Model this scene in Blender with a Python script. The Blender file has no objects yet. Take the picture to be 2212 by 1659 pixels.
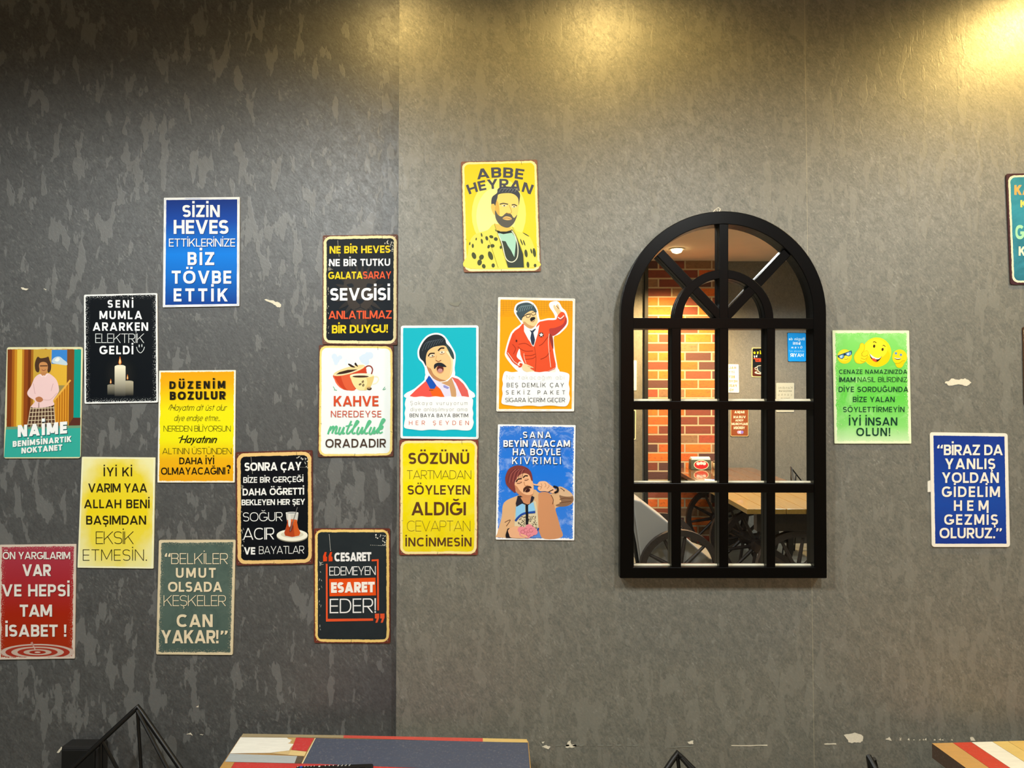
import bpy, bmesh, math, random
from mathutils import Vector, Matrix
from mathutils.geometry import tessellate_polygon

random.seed(7)
S = bpy.context.scene
COL = S.collection
PI = math.pi

# ------------------------------------------------------------------ camera
F = 1597.0            # focal length in pixels of the 2212 x 1659 frame
CX, CY = 1106.0, 829.5
H, D = 1.60, 1.97     # eye height, distance to the papered wall (y = 0)
PITCH = math.atan((880 - CY) / F)
cam_d = bpy.data.cameras.new('camera')
cam = bpy.data.objects.new('camera', cam_d)
COL.objects.link(cam)
cam_d.sensor_width = 36.0
cam_d.lens = F / 2212 * 36.0
cam_d.clip_start = 0.01
cam.location = (0, -D, H)
cam.rotation_euler = (PI / 2 + PITCH, 0, 0)
S.camera = cam

# ------------------------------------------------------------------ view, world
S.view_settings.view_transform = 'Standard'
S.view_settings.look = 'None'
S.view_settings.gamma = 1.0
S.view_settings.use_curve_mapping = False
S.view_settings.exposure = 0.0
W = bpy.data.worlds.new('world')
S.world = W
W.use_nodes = True
W.node_tree.nodes['Background'].inputs[0].default_value = (0.75, 0.85, 1.0, 1)
W.node_tree.nodes['Background'].inputs[1].default_value = 0.02
S.cycles.max_bounces = 8
S.cycles.use_denoising = True
CEIL = 2.88
BACK = -5.63
XL, XR = -3.3, 3.6

def spot(name, loc, power, colour, angle, blend, size=0.05, tilt=(0, 0)):
    d = bpy.data.lights.new(name, 'SPOT')
    d.energy = power
    d.color = colour
    d.spot_size = math.radians(angle)
    d.spot_blend = blend
    d.shadow_soft_size = size
    o = bpy.data.objects.new(name, d)
    COL.objects.link(o)
    o.location = loc
    o.rotation_euler = (tilt[0], tilt[1], 0)
    return o

WARM = (1.0, 0.69, 0.22)
SOFT_FILL = (0.95, 1.0, 0.99)  # cool fill colour, for unseen lamps added to light wall and room
# (x, y, power, colour, cone, blend, glowing colour)
DOWNLIGHTS = [
    (0.28, -0.34, 14, WARM, 165, 0.5),
    (1.56, -0.30, 46, WARM, 165, 0.5),
    (-0.36, -0.30, 7, WARM, 165, 0.5),
    (1.52, -4.90, 560, (1.0, 0.66, 0.28), 144, 0.7),
    (-1.7, -1.7, 66, SOFT_FILL, 166, 0.5),
    (-0.72, -1.6, 96, SOFT_FILL, 168, 0.4),
    (0.75, -1.85, 90, SOFT_FILL, 168, 0.4),
    (1.95, -1.5, 64, SOFT_FILL, 168, 0.4),
    (-0.5, -3.4, 170, SOFT_FILL, 112, 0.6),
    (2.9, -3.4, 170, SOFT_FILL, 112, 0.6),
    (2.75, -4.6, 170, SOFT_FILL, 140, 0.8),
]

# ------------------------------------------------------------------ helpers
def lin(h, a=1.0):
    h = h.lstrip('#')
    out = []
    for i in (0, 2, 4):
        c = int(h[i:i + 2], 16) / 255
        out.append(c / 12.92 if c <= 0.04045 else ((c + 0.055) / 1.055) ** 2.4)
    return (out[0], out[1], out[2], a)

class NT:
    """small node-expression builder"""
    def __init__(self, name):
        self.m = bpy.data.materials.new(name)
        self.m.use_nodes = True
        self.t = self.m.node_tree
        self.b = self.t.nodes['Principled BSDF']
    def n(self, typ, **kw):
        o = self.t.nodes.new(typ)
        for k, v in kw.items():
            setattr(o, k, v)
        return o
    def put(self, sock, v):
        if hasattr(v, 'is_linked'):
            self.t.links.new(v, sock)
        elif v is not None:
            sock.default_value = v
    def f(self, op, a, b=None, c=None, clamp=False):
        o = self.n('ShaderNodeMath', operation=op, use_clamp=clamp)
        self.put(o.inputs[0], a); self.put(o.inputs[1], b); self.put(o.inputs[2], c)
        return o.outputs[0]
    def mix(self, fac, a, b, blend='MIX'):
        o = self.n('ShaderNodeMix', data_type='RGBA', blend_type=blend)
        self.put(o.inputs[0], fac); self.put(o.inputs[6], a); self.put(o.inputs[7], b)
        return o.outputs[2]
    def ramp(self, fac, stops, interp='LINEAR'):
        o = self.n('ShaderNodeValToRGB')
        o.color_ramp.interpolation = interp
        e = o.color_ramp.elements
        while len(e) < len(stops):
            e.new(0.5)
        for i, (p, c) in enumerate(stops):
            e[i].position = p
            e[i].color = c if len(c) == 4 else (*c, 1)
        self.put(o.inputs[0], fac)
        return o.outputs[0]
    def step(self, fac, lo, hi):
        o = self.n('ShaderNodeMapRange', clamp=True)
        self.put(o.inputs[0], fac)
        o.inputs[1].default_value = lo; o.inputs[2].default_value = hi
        o.inputs[3].default_value = 0; o.inputs[4].default_value = 1
        return o.outputs[0]
    def coord(self, which='Object', scale=(1, 1, 1), loc=(0, 0, 0), rot=(0, 0, 0), vt='POINT'):
        c = self.n('ShaderNodeTexCoord')
        mp = self.n('ShaderNodeMapping', vector_type=vt)
        mp.inputs['Scale'].default_value = scale
        mp.inputs['Location'].default_value = loc
        mp.inputs['Rotation'].default_value = rot
        self.t.links.new(c.outputs[which], mp.inputs['Vector'])
        return mp.outputs[0]
    def noise(self, vec, scale, detail=2, rough=0.5, dist=0.0):
        o = self.n('ShaderNodeTexNoise')
        self.put(o.inputs['Vector'], vec)
        o.inputs['Scale'].default_value = scale
        o.inputs['Detail'].default_value = detail
        o.inputs['Roughness'].default_value = rough
        o.inputs['Distortion'].default_value = dist
        return o.outputs[0]
    def bump(self, h, strength, dist=0.01):
        o = self.n('ShaderNodeBump')
        o.inputs['Strength'].default_value = strength
        o.inputs['Distance'].default_value = dist
        self.put(o.inputs['Height'], h)
        self.t.links.new(o.outputs[0], self.b.inputs['Normal'])
    def out(self, colour=None, rough=0.5, metal=0.0, spec=0.5, coat=0.0):
        if colour is not None:
            self.put(self.b.inputs['Base Color'], colour)
        self.put(self.b.inputs['Roughness'], rough)
        self.put(self.b.inputs['Metallic'], metal)
        self.put(self.b.inputs['Specular IOR Level'], spec)
        self.put(self.b.inputs['Coat Weight'], coat)
        return self.m

def plain(name, hexc, rough=0.5, metal=0.0, spec=0.5, coat=0.0, grain=0.06, gscale=60):
    n = NT(name)
    c = lin(hexc)
    no = n.noise(n.coord(), gscale, 3)
    d = tuple(x * (1 - grain) for x in c[:3]) + (1,)
    l = tuple(min(1, x * (1 + grain)) for x in c[:3]) + (1,)
    return n.out(n.mix(no, d, l), rough, metal, spec, coat)

def tag(o, label, cat, group=None, kind=None):
    o['label'] = label
    o['category'] = cat
    if group: o['group'] = group
    if kind: o['kind'] = kind
    return o

def link(name, me, mat=None, parent=None, smooth=False):
    o = bpy.data.objects.new(name, me)
    COL.objects.link(o)
    if mat is not None and not me.materials:
        me.materials.append(mat)
    if parent is not None:
        o.parent = parent
    if smooth:
        for p in me.polygons:
            p.use_smooth = True
    return o

def bobj(name, bm, mat, parent=None, smooth=False, bevel=0.0, seg=2):
    bmesh.ops.recalc_face_normals(bm, faces=bm.faces[:])
    if bevel:
        es = [e for e in bm.edges if len(e.link_faces) == 2 and e.calc_face_angle(0) > 0.6]
        bmesh.ops.bevel(bm, geom=es, offset=bevel, segments=seg, affect='EDGES', profile=0.5, clamp_overlap=True)
    me = bpy.data.meshes.new(name)
    bm.to_mesh(me)
    bm.free()
    o = link(name, me, mat, parent)
    if smooth:
        for p in me.polygons:
            p.use_smooth = True
        try:
            me.set_sharp_from_angle(angle=0.7)
        except Exception:
            pass
    return o

def empty(name, loc, rz=0.0):
    o = bpy.data.objects.new(name, None)
    COL.objects.link(o)
    o.location = loc
    o.rotation_euler = (0, 0, rz)
    o.empty_display_size = 0.05
    return o

def box(bm, lo, hi):
    v = [bm.verts.new((x, y, z)) for x in (lo[0], hi[0]) for y in (lo[1], hi[1]) for z in (lo[2], hi[2])]
    for q in ((0, 1, 3, 2), (4, 6, 7, 5), (0, 4, 5, 1), (2, 3, 7, 6), (0, 2, 6, 4), (1, 5, 7, 3)):
        bm.faces.new([v[i] for i in q])

def boxo(name, lo, hi, mat, parent=None, bevel=0.0):
    bm = bmesh.new()
    box(bm, lo, hi)
    return bobj(name, bm, mat, parent, bevel=bevel)

def prism(bm, pts, y0, y1):
    """outline pts (x, z) extruded along y"""
    a = [bm.verts.new((x, y0, z)) for x, z in pts]
    b = [bm.verts.new((x, y1, z)) for x, z in pts]
    n = len(pts)
    bm.faces.new(a)
    bm.faces.new(b[::-1])
    for i in range(n):
        bm.faces.new([a[i], b[i], b[(i + 1) % n], a[(i + 1) % n]])

def tube(bm, pts, r, sides=10, closed=False):
    pts = [Vector(p) for p in pts]
    n = len(pts)
    rings = []
    up = None
    for i in range(n):
        if closed:
            t = (pts[(i + 1) % n] - pts[i - 1]).normalized()
        else:
            t = (pts[min(i + 1, n - 1)] - pts[max(i - 1, 0)]).normalized()
        if up is None:
            up = t.orthogonal().normalized()
        up = (up - t * up.dot(t)).normalized()
        s = t.cross(up)
        rr = r[i] if isinstance(r, (list, tuple)) else r
        rings.append([bm.verts.new(pts[i] + rr * (math.cos(2 * PI * k / sides) * up + math.sin(2 * PI * k / sides) * s)) for k in range(sides)])
    m = n if closed else n - 1
    for i in range(m):
        a, b = rings[i], rings[(i + 1) % n]
        for k in range(sides):
            bm.faces.new([a[k], a[(k + 1) % sides], b[(k + 1) % sides], b[k]])
    if not closed:
        bm.faces.new(rings[0][::-1])
        bm.faces.new(rings[-1])

def tubeo(name, pts, r, mat, parent, sides=10, closed=False):
    bm = bmesh.new()
    tube(bm, pts, r, sides, closed)
    return bobj(name, bm, mat, parent, smooth=True)

def lathe(bm, prof, c=(0, 0, 0), seg=24):
    rings = []
    for r, z in prof:
        rings.append([bm.verts.new((c[0] + r * math.cos(2 * PI * k / seg), c[1] + r * math.sin(2 * PI * k / seg), c[2] + z)) for k in range(seg)])
    for a, b in zip(rings, rings[1:]):
        for k in range(seg):
            bm.faces.new([a[k], a[(k + 1) % seg], b[(k + 1) % seg], b[k]])
    bm.faces.new(rings[0][::-1])
    bm.faces.new(rings[-1])

def copy_tree(o, parent=None):
    c = o.copy()
    COL.objects.link(c)
    if parent is not None:
        c.parent = parent
    for ch in list(o.children):
        copy_tree(ch, c)
    return c

# pixel of the photograph -> point on a plane of the room
def ray(u, v):
    a, b = (u - CX) / F, (CY - v) / F
    return Vector((a, math.cos(PITCH) - b * math.sin(PITCH), math.sin(PITCH) + b * math.cos(PITCH)))
EYE = Vector((0, -D, H))
def hit(u, v, p, n):
    d = ray(u, v)
    t = (Vector(p) - EYE).dot(Vector(n)) / d.dot(Vector(n))
    return EYE + d * t
STEP = 0.03                       # the left run of wall sits this far behind the right run
def on_right(u, v): return hit(u, v, (0, 0, 0), (0, 1, 0))
def on_left(u, v): return hit(u, v, (0, STEP, 0), (0, 1, 0))
def on_level(u, v, z): return hit(u, v, (0, 0, z), (0, 0, 1))
# the hung mirror leans a little forward at its top
LEAN = math.radians(1.08)
GLASS = on_right(1562, 1249) + Vector((0, -0.014, 0))
MN = Vector((0, -math.cos(LEAN), -math.sin(LEAN)))
def in_mirror(u, v, y=BACK):
    d = ray(u, v)
    t = (GLASS - EYE).dot(MN) / d.dot(MN)
    q = EYE + d * t
    r = d - 2 * d.dot(MN) * MN
    return q + r * ((y - q.y) / r.y)

# ------------------------------------------------------------------ setting materials
def wallpaper(name, dark, light, patch, strong, sheen, fleck='#a8a79c', seam=None):
    n = NT(name)
    v1 = n.coord('Object', (1, 1, 0.36))
    v2 = n.coord('Object', (1, 1, 1))
    v3 = n.coord('Object', (1, 1, 1.7), rot=(0, -0.6, 0), vt='TEXTURE')
    big = n.noise(v1, 30, 3.5, 0.55, 0.2)
    where = n.noise(v2, 3.2, 2, 0.5)
    mid = n.noise(v3, 58, 5, 0.75, 0.6)
    fine = n.noise(v3, 210, 3, 0.7, 0.4)
    tone = n.f('ADD', n.f('MULTIPLY', mid, 0.52), n.f('MULTIPLY', fine, 0.48))
    c = n.mix(n.step(tone, 0.38, 0.62), lin(dark), lin(light))
    pm = n.f('ADD', big, n.f('MULTIPLY', n.f('SUBTRACT', where, 0.5), 0.35))
    pmask = n.step(pm, 0.565, 0.585)
    c = n.mix(n.f('MULTIPLY', pmask, strong), c, lin(patch))
    sp = n.noise(n.coord('Object', (1, 1, 2.4), rot=(0, -0.7, 0), vt='TEXTURE'), 190, 3, 0.62)
    spm = n.f('MULTIPLY', n.step(sp, 0.54, 0.68), n.step(n.noise(v2, 17, 4, 0.62), 0.42, 0.66))
    c = n.mix(n.f('MULTIPLY', spm, 0.5), c, lin(fleck))
    if seam is not None:
        xyz = n.n('ShaderNodeSeparateXYZ')
        n.put(xyz.inputs[0], v2)
        d = n.f('ABSOLUTE', n.f('SUBTRACT', xyz.outputs[0], seam))
        c = n.mix(n.f('MULTIPLY', n.f('SUBTRACT', 1.0, n.step(d, 0.0004, 0.0011)), 0.45), c, lin('#b3aa8c'))
    r = n.f('SUBTRACT', 0.52, n.f('MULTIPLY', n.step(tone, 0.4, 0.7), 0.14))
    n.bump(n.f('ADD', tone, n.f('MULTIPLY', pmask, 0.3)), 0.35, 0.0015)
    return n.out(c, r, 0.0, sheen)

M = {}
M['paper_right'] = wallpaper('wallpaper_right', '#5a5b53', '#7e7b6f', '#7d7b70', 0.65, 0.9, seam=on_right(1741, 250).x)
M['paper_left'] = wallpaper('wallpaper_left', '#3b3b3a', '#555554', '#6f6f6c', 0.66, 1.0, fleck='#83837d')
M['paper_back'] = wallpaper('wallpaper_back', '#66655f', '#7c7a72', '#7e7c72', 0.4, 0.5)
def ceiling_mat():
    n = NT('ceiling_paint')
    return n.out(n.mix(n.noise(n.coord(), 3, 3), lin('#c2b6a2'), lin('#cfc3ae')), 0.85)
M['ceiling'] = ceiling_mat()
def floor_mat():
    n = NT('grey_plank_floor')
    b = n.n('ShaderNodeTexBrick')
    n.put(b.inputs['Vector'], n.coord('Object'))
    b.inputs['Scale'].default_value = 1.0
    b.inputs['Brick Width'].default_value = 1.2
    b.inputs['Row Height'].default_value = 0.16
    b.inputs['Mortar Size'].default_value = 0.002
    b.inputs['Color1'].default_value = lin('#5c5c54')
    b.inputs['Color2'].default_value = lin('#7b7a6f')
    b.inputs['Mortar'].default_value = lin('#2b2a27')
    g = n.noise(n.coord('Object', (1, 9, 1)), 5, 5, 0.7, 0.8)
    return n.out(n.mix(n.step(g, 0.35, 0.7), b.outputs[0], lin('#8f8c7d')), 0.32)
M['floor'] = floor_mat()
def brick_mat():
    n = NT('mixed_red_brick')
    sep = n.n('ShaderNodeSeparateXYZ')
    n.put(sep.inputs[0], n.coord('Object'))
    cb = n.n('ShaderNodeCombineXYZ')
    n.put(cb.inputs[0], sep.outputs[0]); n.put(cb.inputs[1], sep.outputs[2])
    b = n.n('ShaderNodeTexBrick')
    n.put(b.inputs['Vector'], cb.outputs[0])
    b.inputs['Scale'].default_value = 1.0
    b.inputs['Brick Width'].default_value = 0.27
    b.inputs['Row Height'].default_value = 0.093
    b.inputs['Mortar Size'].default_value = 0.009
    b.inputs['Mortar Smooth'].default_value = 0.25
    b.inputs['Color1'].default_value = (0, 0, 0, 1)
    b.inputs['Color2'].default_value = (1, 1, 1, 1)
    b.inputs['Mortar'].default_value = (0.5, 0.5, 0.5, 1)
    c = n.ramp(b.outputs['Color'], [(0.0, lin('#5a3a36')), (0.22, lin('#7c3f30')), (0.36, lin('#c9622c')), (0.56, lin('#a04a34')), (0.72, lin('#d8702c')), (0.9, lin('#8d6a4c'))], 'CONSTANT')
    st = n.noise(n.coord('Object', (1, 1, 1.6)), 26, 4, 0.7)
    c = n.mix(n.f('MULTIPLY', n.step(st, 0.5, 0.72), 0.55), c, lin('#5b3b30'))
    c = n.mix(b.outputs['Fac'], c, lin('#b5a384'))
    n.bump(n.f('SUBTRACT', n.f('MULTIPLY', st, 0.25), b.outputs['Fac']), 0.8, 0.01)
    return n.out(c, 0.85)
M['brick'] = brick_mat()
M['black_trim'] = plain('black_trim', '#161616', 0.5)
M['plaster'] = plain('bare_plaster', '#e6ddc6', 0.9, grain=0.12, gscale=220)
M['torn_grey'] = plain('torn_grey_paper', '#7f7f74', 0.8)

# ------------------------------------------------------------------ the room shell
def struct(o):
    o['kind'] = 'structure'
    return o
xs = on_right(859, 830).x
wall_r = struct(boxo('wall_front', (xs, 0.0, 0), (XR, 0.16, CEIL), M['paper_right']))
wall_l = struct(boxo('wall_front_recess', (XL, STEP, 0), (xs, 0.16, CEIL), M['paper_left']))
wall_b = struct(boxo('wall_back', (XL, BACK - 0.14, 0), (XR, BACK, CEIL), M['paper_back']))
struct(boxo('wall_left', (XL - 0.12, BACK - 0.14, 0), (XL, 0.16, CEIL), M['paper_left']))
struct(boxo('wall_right', (XR, BACK - 0.14, 0), (XR + 0.12, 0.16, CEIL), M['paper_right']))
struct(boxo('floor', (XL - 0.12, BACK - 0.14, -0.1), (XR + 0.12, 0.16, 0), M['floor']))
struct(boxo('ceiling', (XL - 0.12, BACK - 0.14, CEIL), (XR + 0.12, 0.16, CEIL + 0.1), M['ceiling']))
bl, brr = in_mirror(1400, 800, BACK + 0.05).x, in_mirror(1557, 800, BACK + 0.05).x
pil = struct(boxo('wall_pillar', (bl, BACK, 0), (brr, BACK + 0.05, CEIL), M['brick']))
struct(boxo('trim_1', (bl - 0.035, BACK, 0), (bl, BACK + 0.056, CEIL), M['black_trim']))
struct(boxo('baseboard_back', (brr, BACK, 0), (XR, BACK + 0.015, 0.09), M['black_trim']))
struct(boxo('baseboard_front', (xs, -0.014, 0), (XR, 0.0, 0.09), M['black_trim']))

def torn(parent, where, pts, off=0.0012, mat='plaster'):
    """a ragged patch where the paper has come off (pts in photograph pixels)"""
    rag = []
    n = len(pts)
    for i in range(n):
        a, b = pts[i], pts[(i + 1) % n]
        for k in range(4):
            t = k / 4
            j = 0.0 if k == 0 else (0.9 if n < 6 else 1.7)
            rag.append((a[0] + (b[0] - a[0]) * t + random.uniform(-j, j), a[1] + (b[1] - a[1]) * t + random.uniform(-j, j)))
    bm = bmesh.new()
    vs = [where(u, v) + Vector((0, -off, 0)) for u, v in rag]
    bv = [bm.verts.new(p) for p in vs]
    for t in tessellate_polygon([vs]):
        bm.faces.new([bv[i] for i in t])
    o = bobj('torn_patch', bm, M[mat], parent)
    o['label'] = 'bare plaster showing through the torn wallpaper' if mat == 'plaster' else 'flap of torn grey wallpaper'
    return o
torn(wall_l, on_left, [(571, 647), (588, 649), (604, 654), (607, 663), (600, 664), (590, 656)])
torn(wall_l, on_left, [(46, 621), (62, 624), (58, 627), (48, 625)])
torn(wall_l, on_left, [(94, 623), (101, 625), (98, 627)])
torn(wall_l, on_left, [(404, 1586), (411, 1582), (417, 1588), (409, 1586)])
torn(wall_l, on_left, [(432, 1586), (440, 1586), (437, 1588)])
torn(wall_l, on_left, [(424, 1527), (429, 1523), (428, 1528)])
torn(wall_r, on_right, [(967, 652), (980, 654), (996, 650), (990, 662), (975, 660)], mat='torn_grey')
torn(wall_r, on_right, [(2040, 828), (2054, 818), (2068, 820), (2084, 817), (2098, 827), (2088, 834), (2070, 830), (2052, 833)])
torn(wall_r, on_right, [(1170, 1613), (1180, 1609), (1189, 1613), (1184, 1618)])
torn(wall_r, on_right, [(1170, 1603), (1178, 1600), (1174, 1606)])
torn(wall_r, on_right, [(1221, 1614), (1226, 1603), (1232, 1598), (1235, 1608), (1246, 1610), (1240, 1614)])
torn(wall_r, on_right, [(1485, 1602), (1498, 1599), (1497, 1607), (1488, 1606)])
torn(wall_r, on_right, [(1440, 1613), (1496, 1611), (1498, 1614), (1445, 1615)], mat='torn_grey')
torn(wall_r, on_right, [(1578, 1609), (1658, 1608), (1658, 1611), (1580, 1611)])
torn(wall_r, on_right, [(1822, 1587), (1846, 1582), (1864, 1590), (1863, 1601), (1850, 1604), (1832, 1603)])
torn(wall_r, on_right, [(1780, 1606), (1806, 1605), (1806, 1608), (1781, 1608)])
torn(wall_r, on_right, [(1912, 1597), (1920, 1591), (1926, 1601), (1921, 1599)])
torn(wall_r, on_right, [(2094, 1592), (2101, 1591), (2107, 1600), (2096, 1600)])
torn(wall_r, on_right, [(1942, 1593), (1947, 1594), (1944, 1597)])
torn(wall_r, on_right, [(1966, 688), (1970, 687), (1970, 696), (1967, 696)], mat='torn_grey')
for i in range(14):
    u = 1935 + i * 9 + random.uniform(-3, 3)
    torn(wall_r, on_right, [(u, 1598), (u + 4, 1595 + random.uniform(-2, 2)), (u + 5, 1599)], mat=random.choice(['plaster', 'torn_grey']))
for i in range(10):
    u = 1196 + i * 19 + random.uniform(-5, 5)
    torn(wall_r, on_right, [(u, 1610), (u + 14, 1608 + random.uniform(-3, 3)), (u + 15, 1611), (u + 4, 1612)], mat='torn_grey')

# recessed lamps in the ceiling; white ones are unseen, added to brighten the room
M['lamp_ring'] = plain('lamp_ring', '#c9c4b8', 0.4)
def glow(name, col, s):
    n = NT(name)
    n.b.inputs['Emission Color'].default_value = (*col, 1)
    n.b.inputs['Emission Strength'].default_value = s
    return n.out((0.8, 0.8, 0.8, 1), 0.4)
M['glow_warm'] = glow('warm_lens', (1.0, 0.74, 0.34), 22)
M['glow_soft'] = glow('white_lens', (1.0, 0.95, 0.86), 18)
WHERE = ['over the wall above the arched mirror', 'over the wall right of the green sign', 'over the step in the wall',
         'in front of the brick pillar, seen in the mirror', 'over the left end of the room',
         'in front of the step in the wall', 'in front of the arched mirror', 'over the striped table', 'behind the camera, left',
         'behind the camera, right', 'over the wheel tables']
for i, (x, y, p, c, a, b) in enumerate(DOWNLIGHTS):
    t = empty('recessed_downlight', (x, y, CEIL))
    tag(t, ('warm' if c[2] < 0.5 else 'white') + ' recessed ceiling lamp ' + WHERE[i], 'ceiling lamp', 'recessed ceiling lamps')
    bm = bmesh.new()
    lathe(bm, [(0.066, 0), (0.068, -0.008), (0.052, -0.010), (0.050, -0.004)])
    bobj('trim_ring', bm, M['lamp_ring'], t, smooth=True)
    bm = bmesh.new()
    lathe(bm, [(0.051, -0.003), (0.050, -0.018), (0.040, -0.034), (0.014, -0.044)] if c[2] < 0.5 else [(0.049, -0.003), (0.049, -0.007), (0.03, -0.0085)])
    bobj('lens', bm, M['glow_warm' if c[2] < 0.5 else 'glow_soft'], t)
    spot('lamp_light', (x, y, CEIL - 0.065), p, c, a, b, 0.045 if c[2] < 0.5 else 0.09)

# ------------------------------------------------------------------ lettering: a plain geometric alphabet, cap height 1
def glyph(ch, w):
    P = []
    def rect(x0, y0, x1, y1):
        P.append([(x0, y0), (x1, y0), (x1, y1), (x0, y1)])
    def hb(x0, x1, y): rect(x0, y - w / 2, x1, y + w / 2)
    def vb(x, y0=0.0, y1=1.0): rect(x - w / 2, y0, x + w / 2, y1)
    def dia(xa, xb, y0=0.0, y1=1.0, ww=None):
        h = (ww or w) * math.sqrt(1 + ((xb - xa) / (y1 - y0)) ** 2) / 2
        P.append([(xa - h, y0), (xa + h, y0), (xb + h, y1), (xb - h, y1)])
    def arc(cx, cy, rx, ry, a0, a1, ww=None, e=2.35):
        t = (ww or w) / 2
        n = max(4, int(abs(a1 - a0) / 15))
        pr = None
        for i in range(n + 1):
            a = math.radians(a0 + (a1 - a0) * i / n)
            c, s = math.cos(a), math.sin(a)
            cc = math.copysign(abs(c) ** (2 / e), c)
            ss = math.copysign(abs(s) ** (2 / e), s)
            q = ((cx + (rx + t) * cc, cy + (ry + t) * ss), (cx + (rx - t) * cc, cy + (ry - t) * ss))
            if pr:
                P.append([pr[0], q[0], q[1], pr[1]])
            pr = q
    dot = max(w, 0.10)
    def dots(x, y=1.13, two=False):
        if two:
            d = dot * 0.85
            rect(x - d * 1.45, y, x - d * 0.4, y + d); rect(x + d * 0.4, y, x + d * 1.45, y + d)
        else:
            rect(x - dot / 2, y, x + dot / 2, y + dot)
    def ced(x):
        t = max(w * 0.6, 0.05)
        rect(x - t / 2, -0.1, x + t / 2, 0.02)
        arc(x - 0.02, -0.15, 0.085, 0.06, 90, -110, t, 2)
    def breve(x, y=1.24):
        arc(x, y, 0.17, 0.1, 180, 360, max(w * 0.7, 0.06), 2)
    base = {'İ': 'I', 'Ö': 'O', 'Ü': 'U', 'Ş': 'S', 'Ç': 'C', 'Ğ': 'G', 'ş': 's', 'ç': 'c', 'ğ': 'g', 'ü': 'u', 'ö': 'o', 'i': 'ı'}.get(ch, ch)
    W = {'A': .92, 'B': .70, 'C': .86, 'D': .80, 'E': .60, 'G': .92, 'H': .78, 'K': .78, 'L': .56, 'M': .96, 'N': .80, 'O': .95,
         'P': .68, 'R': .72, 'S': .68, 'T': .70, 'U': .78, 'V': .90, 'Y': .84, 'Z': .70, ' ': .30, 'I': w, '!': dot, '.': dot, '?': .56,
         'a': .60, 'b': .60, 'd': .60, 'p': .60, 'g': .60, 'e': .62, 'o': .62, 'c': .55, 'h': .54, 'n': .54, 'm': .84, 'u': .54, 'r': .34, 'k': .52,
         't': .36, 'l': w, 'ı': w, 'v': .56, 'y': .56, 's': .46, '“': .48, '”': .48}.get(base, .6)
    X = 0.68
    if base == 'A':
        h = w * 1.1 / 2
        dia(h, W / 2); dia(W - h, W / 2)
        hb(h + (W / 2 - h) * .27, W - h - (W / 2 - h) * .27, .27)
    elif base == 'V':
        h = w * 1.1 / 2
        dia(W / 2, h); dia(W / 2, W - h)
    elif base == 'Y':
        h = w * 1.25 / 2
        dia(W / 2, h, .38); dia(W / 2, W - h, .38); vb(W / 2, 0, .45)
    elif base == 'M':
        vb(w / 2); vb(W - w / 2); dia(W / 2, w * .62, .12); dia(W / 2, W - w * .62, .12)
    elif base == 'N':
        vb(w / 2); vb(W - w / 2); dia(W - w * .6, w * .6)
    elif base == 'K':
        vb(w / 2); dia(w * .55, W - w * .62, .34); dia(W - w * .6, W * .40, 0, .60)
    elif base == 'Z':
        hb(0, W, w / 2); hb(0, W, 1 - w / 2); dia(w * .6, W - w * .6, w * .4, 1 - w * .4)
    elif base == 'E':
        vb(w / 2); hb(w / 2, W, w / 2); hb(w / 2, W * .94, .5); hb(w / 2, W, 1 - w / 2)
    elif base == 'H':
        vb(w / 2); vb(W - w / 2); hb(w / 2, W - w / 2, .5)
    elif base == 'L':
        vb(w / 2); hb(w / 2, W, w / 2)
    elif base == 'T':
        vb(W / 2); hb(0, W, 1 - w / 2)
    elif base == 'I':
        vb(w / 2)
    elif base in 'PRB':
        vb(w / 2)
        yl = .44 if base != 'B' else .52
        r = (1 - w / 2 - yl) / 2
        k = W - w / 2 - r * .95 - (.02 if base == 'B' else 0)
        hb(w / 2, k, 1 - w / 2); hb(w / 2, k, yl); arc(k, yl + r, r * .95, r, -90, 90)
        if base == 'R':
            dia(W - w * .58, W * .46, 0, yl)
        if base == 'B':
            r2 = (yl - w / 2) / 2
            k2 = W - w / 2 - r2
            hb(w / 2, k2, w / 2); hb(w / 2, k2, yl); arc(k2, yl - r2, r2, r2, -90, 90)
    elif base == 'D':
        vb(w / 2)
        r = (1 - w) / 2
        k = W - w / 2 - r * .92
        hb(w / 2, k, w / 2); hb(w / 2, k, 1 - w / 2); arc(k, .5, r * .92, r, -90, 90)
    elif base == 'O':
        arc(W / 2, .5, (W - w) / 2, (1 - w) / 2, 0, 360)
    elif base == 'C':
        arc(.47, .5, .47 - w / 2, (1 - w) / 2, 48, 312)
    elif base == 'G':
        arc(.47, .5, .47 - w / 2, (1 - w) / 2, 45, 350); hb(.5, .94, .44); rect(.94 - w, .2, .94, .44)
    elif base == 'S':
        rx, ry = (W - w) / 2, (1 - w) / 4
        arc(W / 2, 1 - w / 2 - ry, rx, ry, 28, 270); arc(W / 2, w / 2 + ry, rx, ry, 90, -152)
    elif base == 'U':
        r = (W - w) / 2
        vb(w / 2, r + w / 2, 1); vb(W - w / 2, r + w / 2, 1); arc(W / 2, r + w / 2, r, r, 180, 360)
    elif base == '!':
        rect(0, 0, dot, dot); P.append([(dot * .15, dot * 1.6), (dot * .85, dot * 1.6), (dot, 1), (0, 1)])
    elif base == '.':
        rect(0, 0, dot, dot)
    elif base == '?':
        arc(W / 2, .74, (W - w) / 2, .26 - w / 2, 170, -60); vb(W / 2, .24, .50); rect(W / 2 - dot / 2, 0, W / 2 + dot / 2, dot)
    elif base in '“”':
        for x in (.02, .28):
            if base == '“':
                P.append([(x, .60), (x + .17, .60), (x + .17, .76), (x + .19, 1), (x + .10, 1), (x, .78)])
            else:
                P.append([(x + .02, 1), (x + .19, 1), (x + .19, .82), (x + .09, .60), (x, .60), (x + .02, .82)])
    elif base in 'abdpg':
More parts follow.
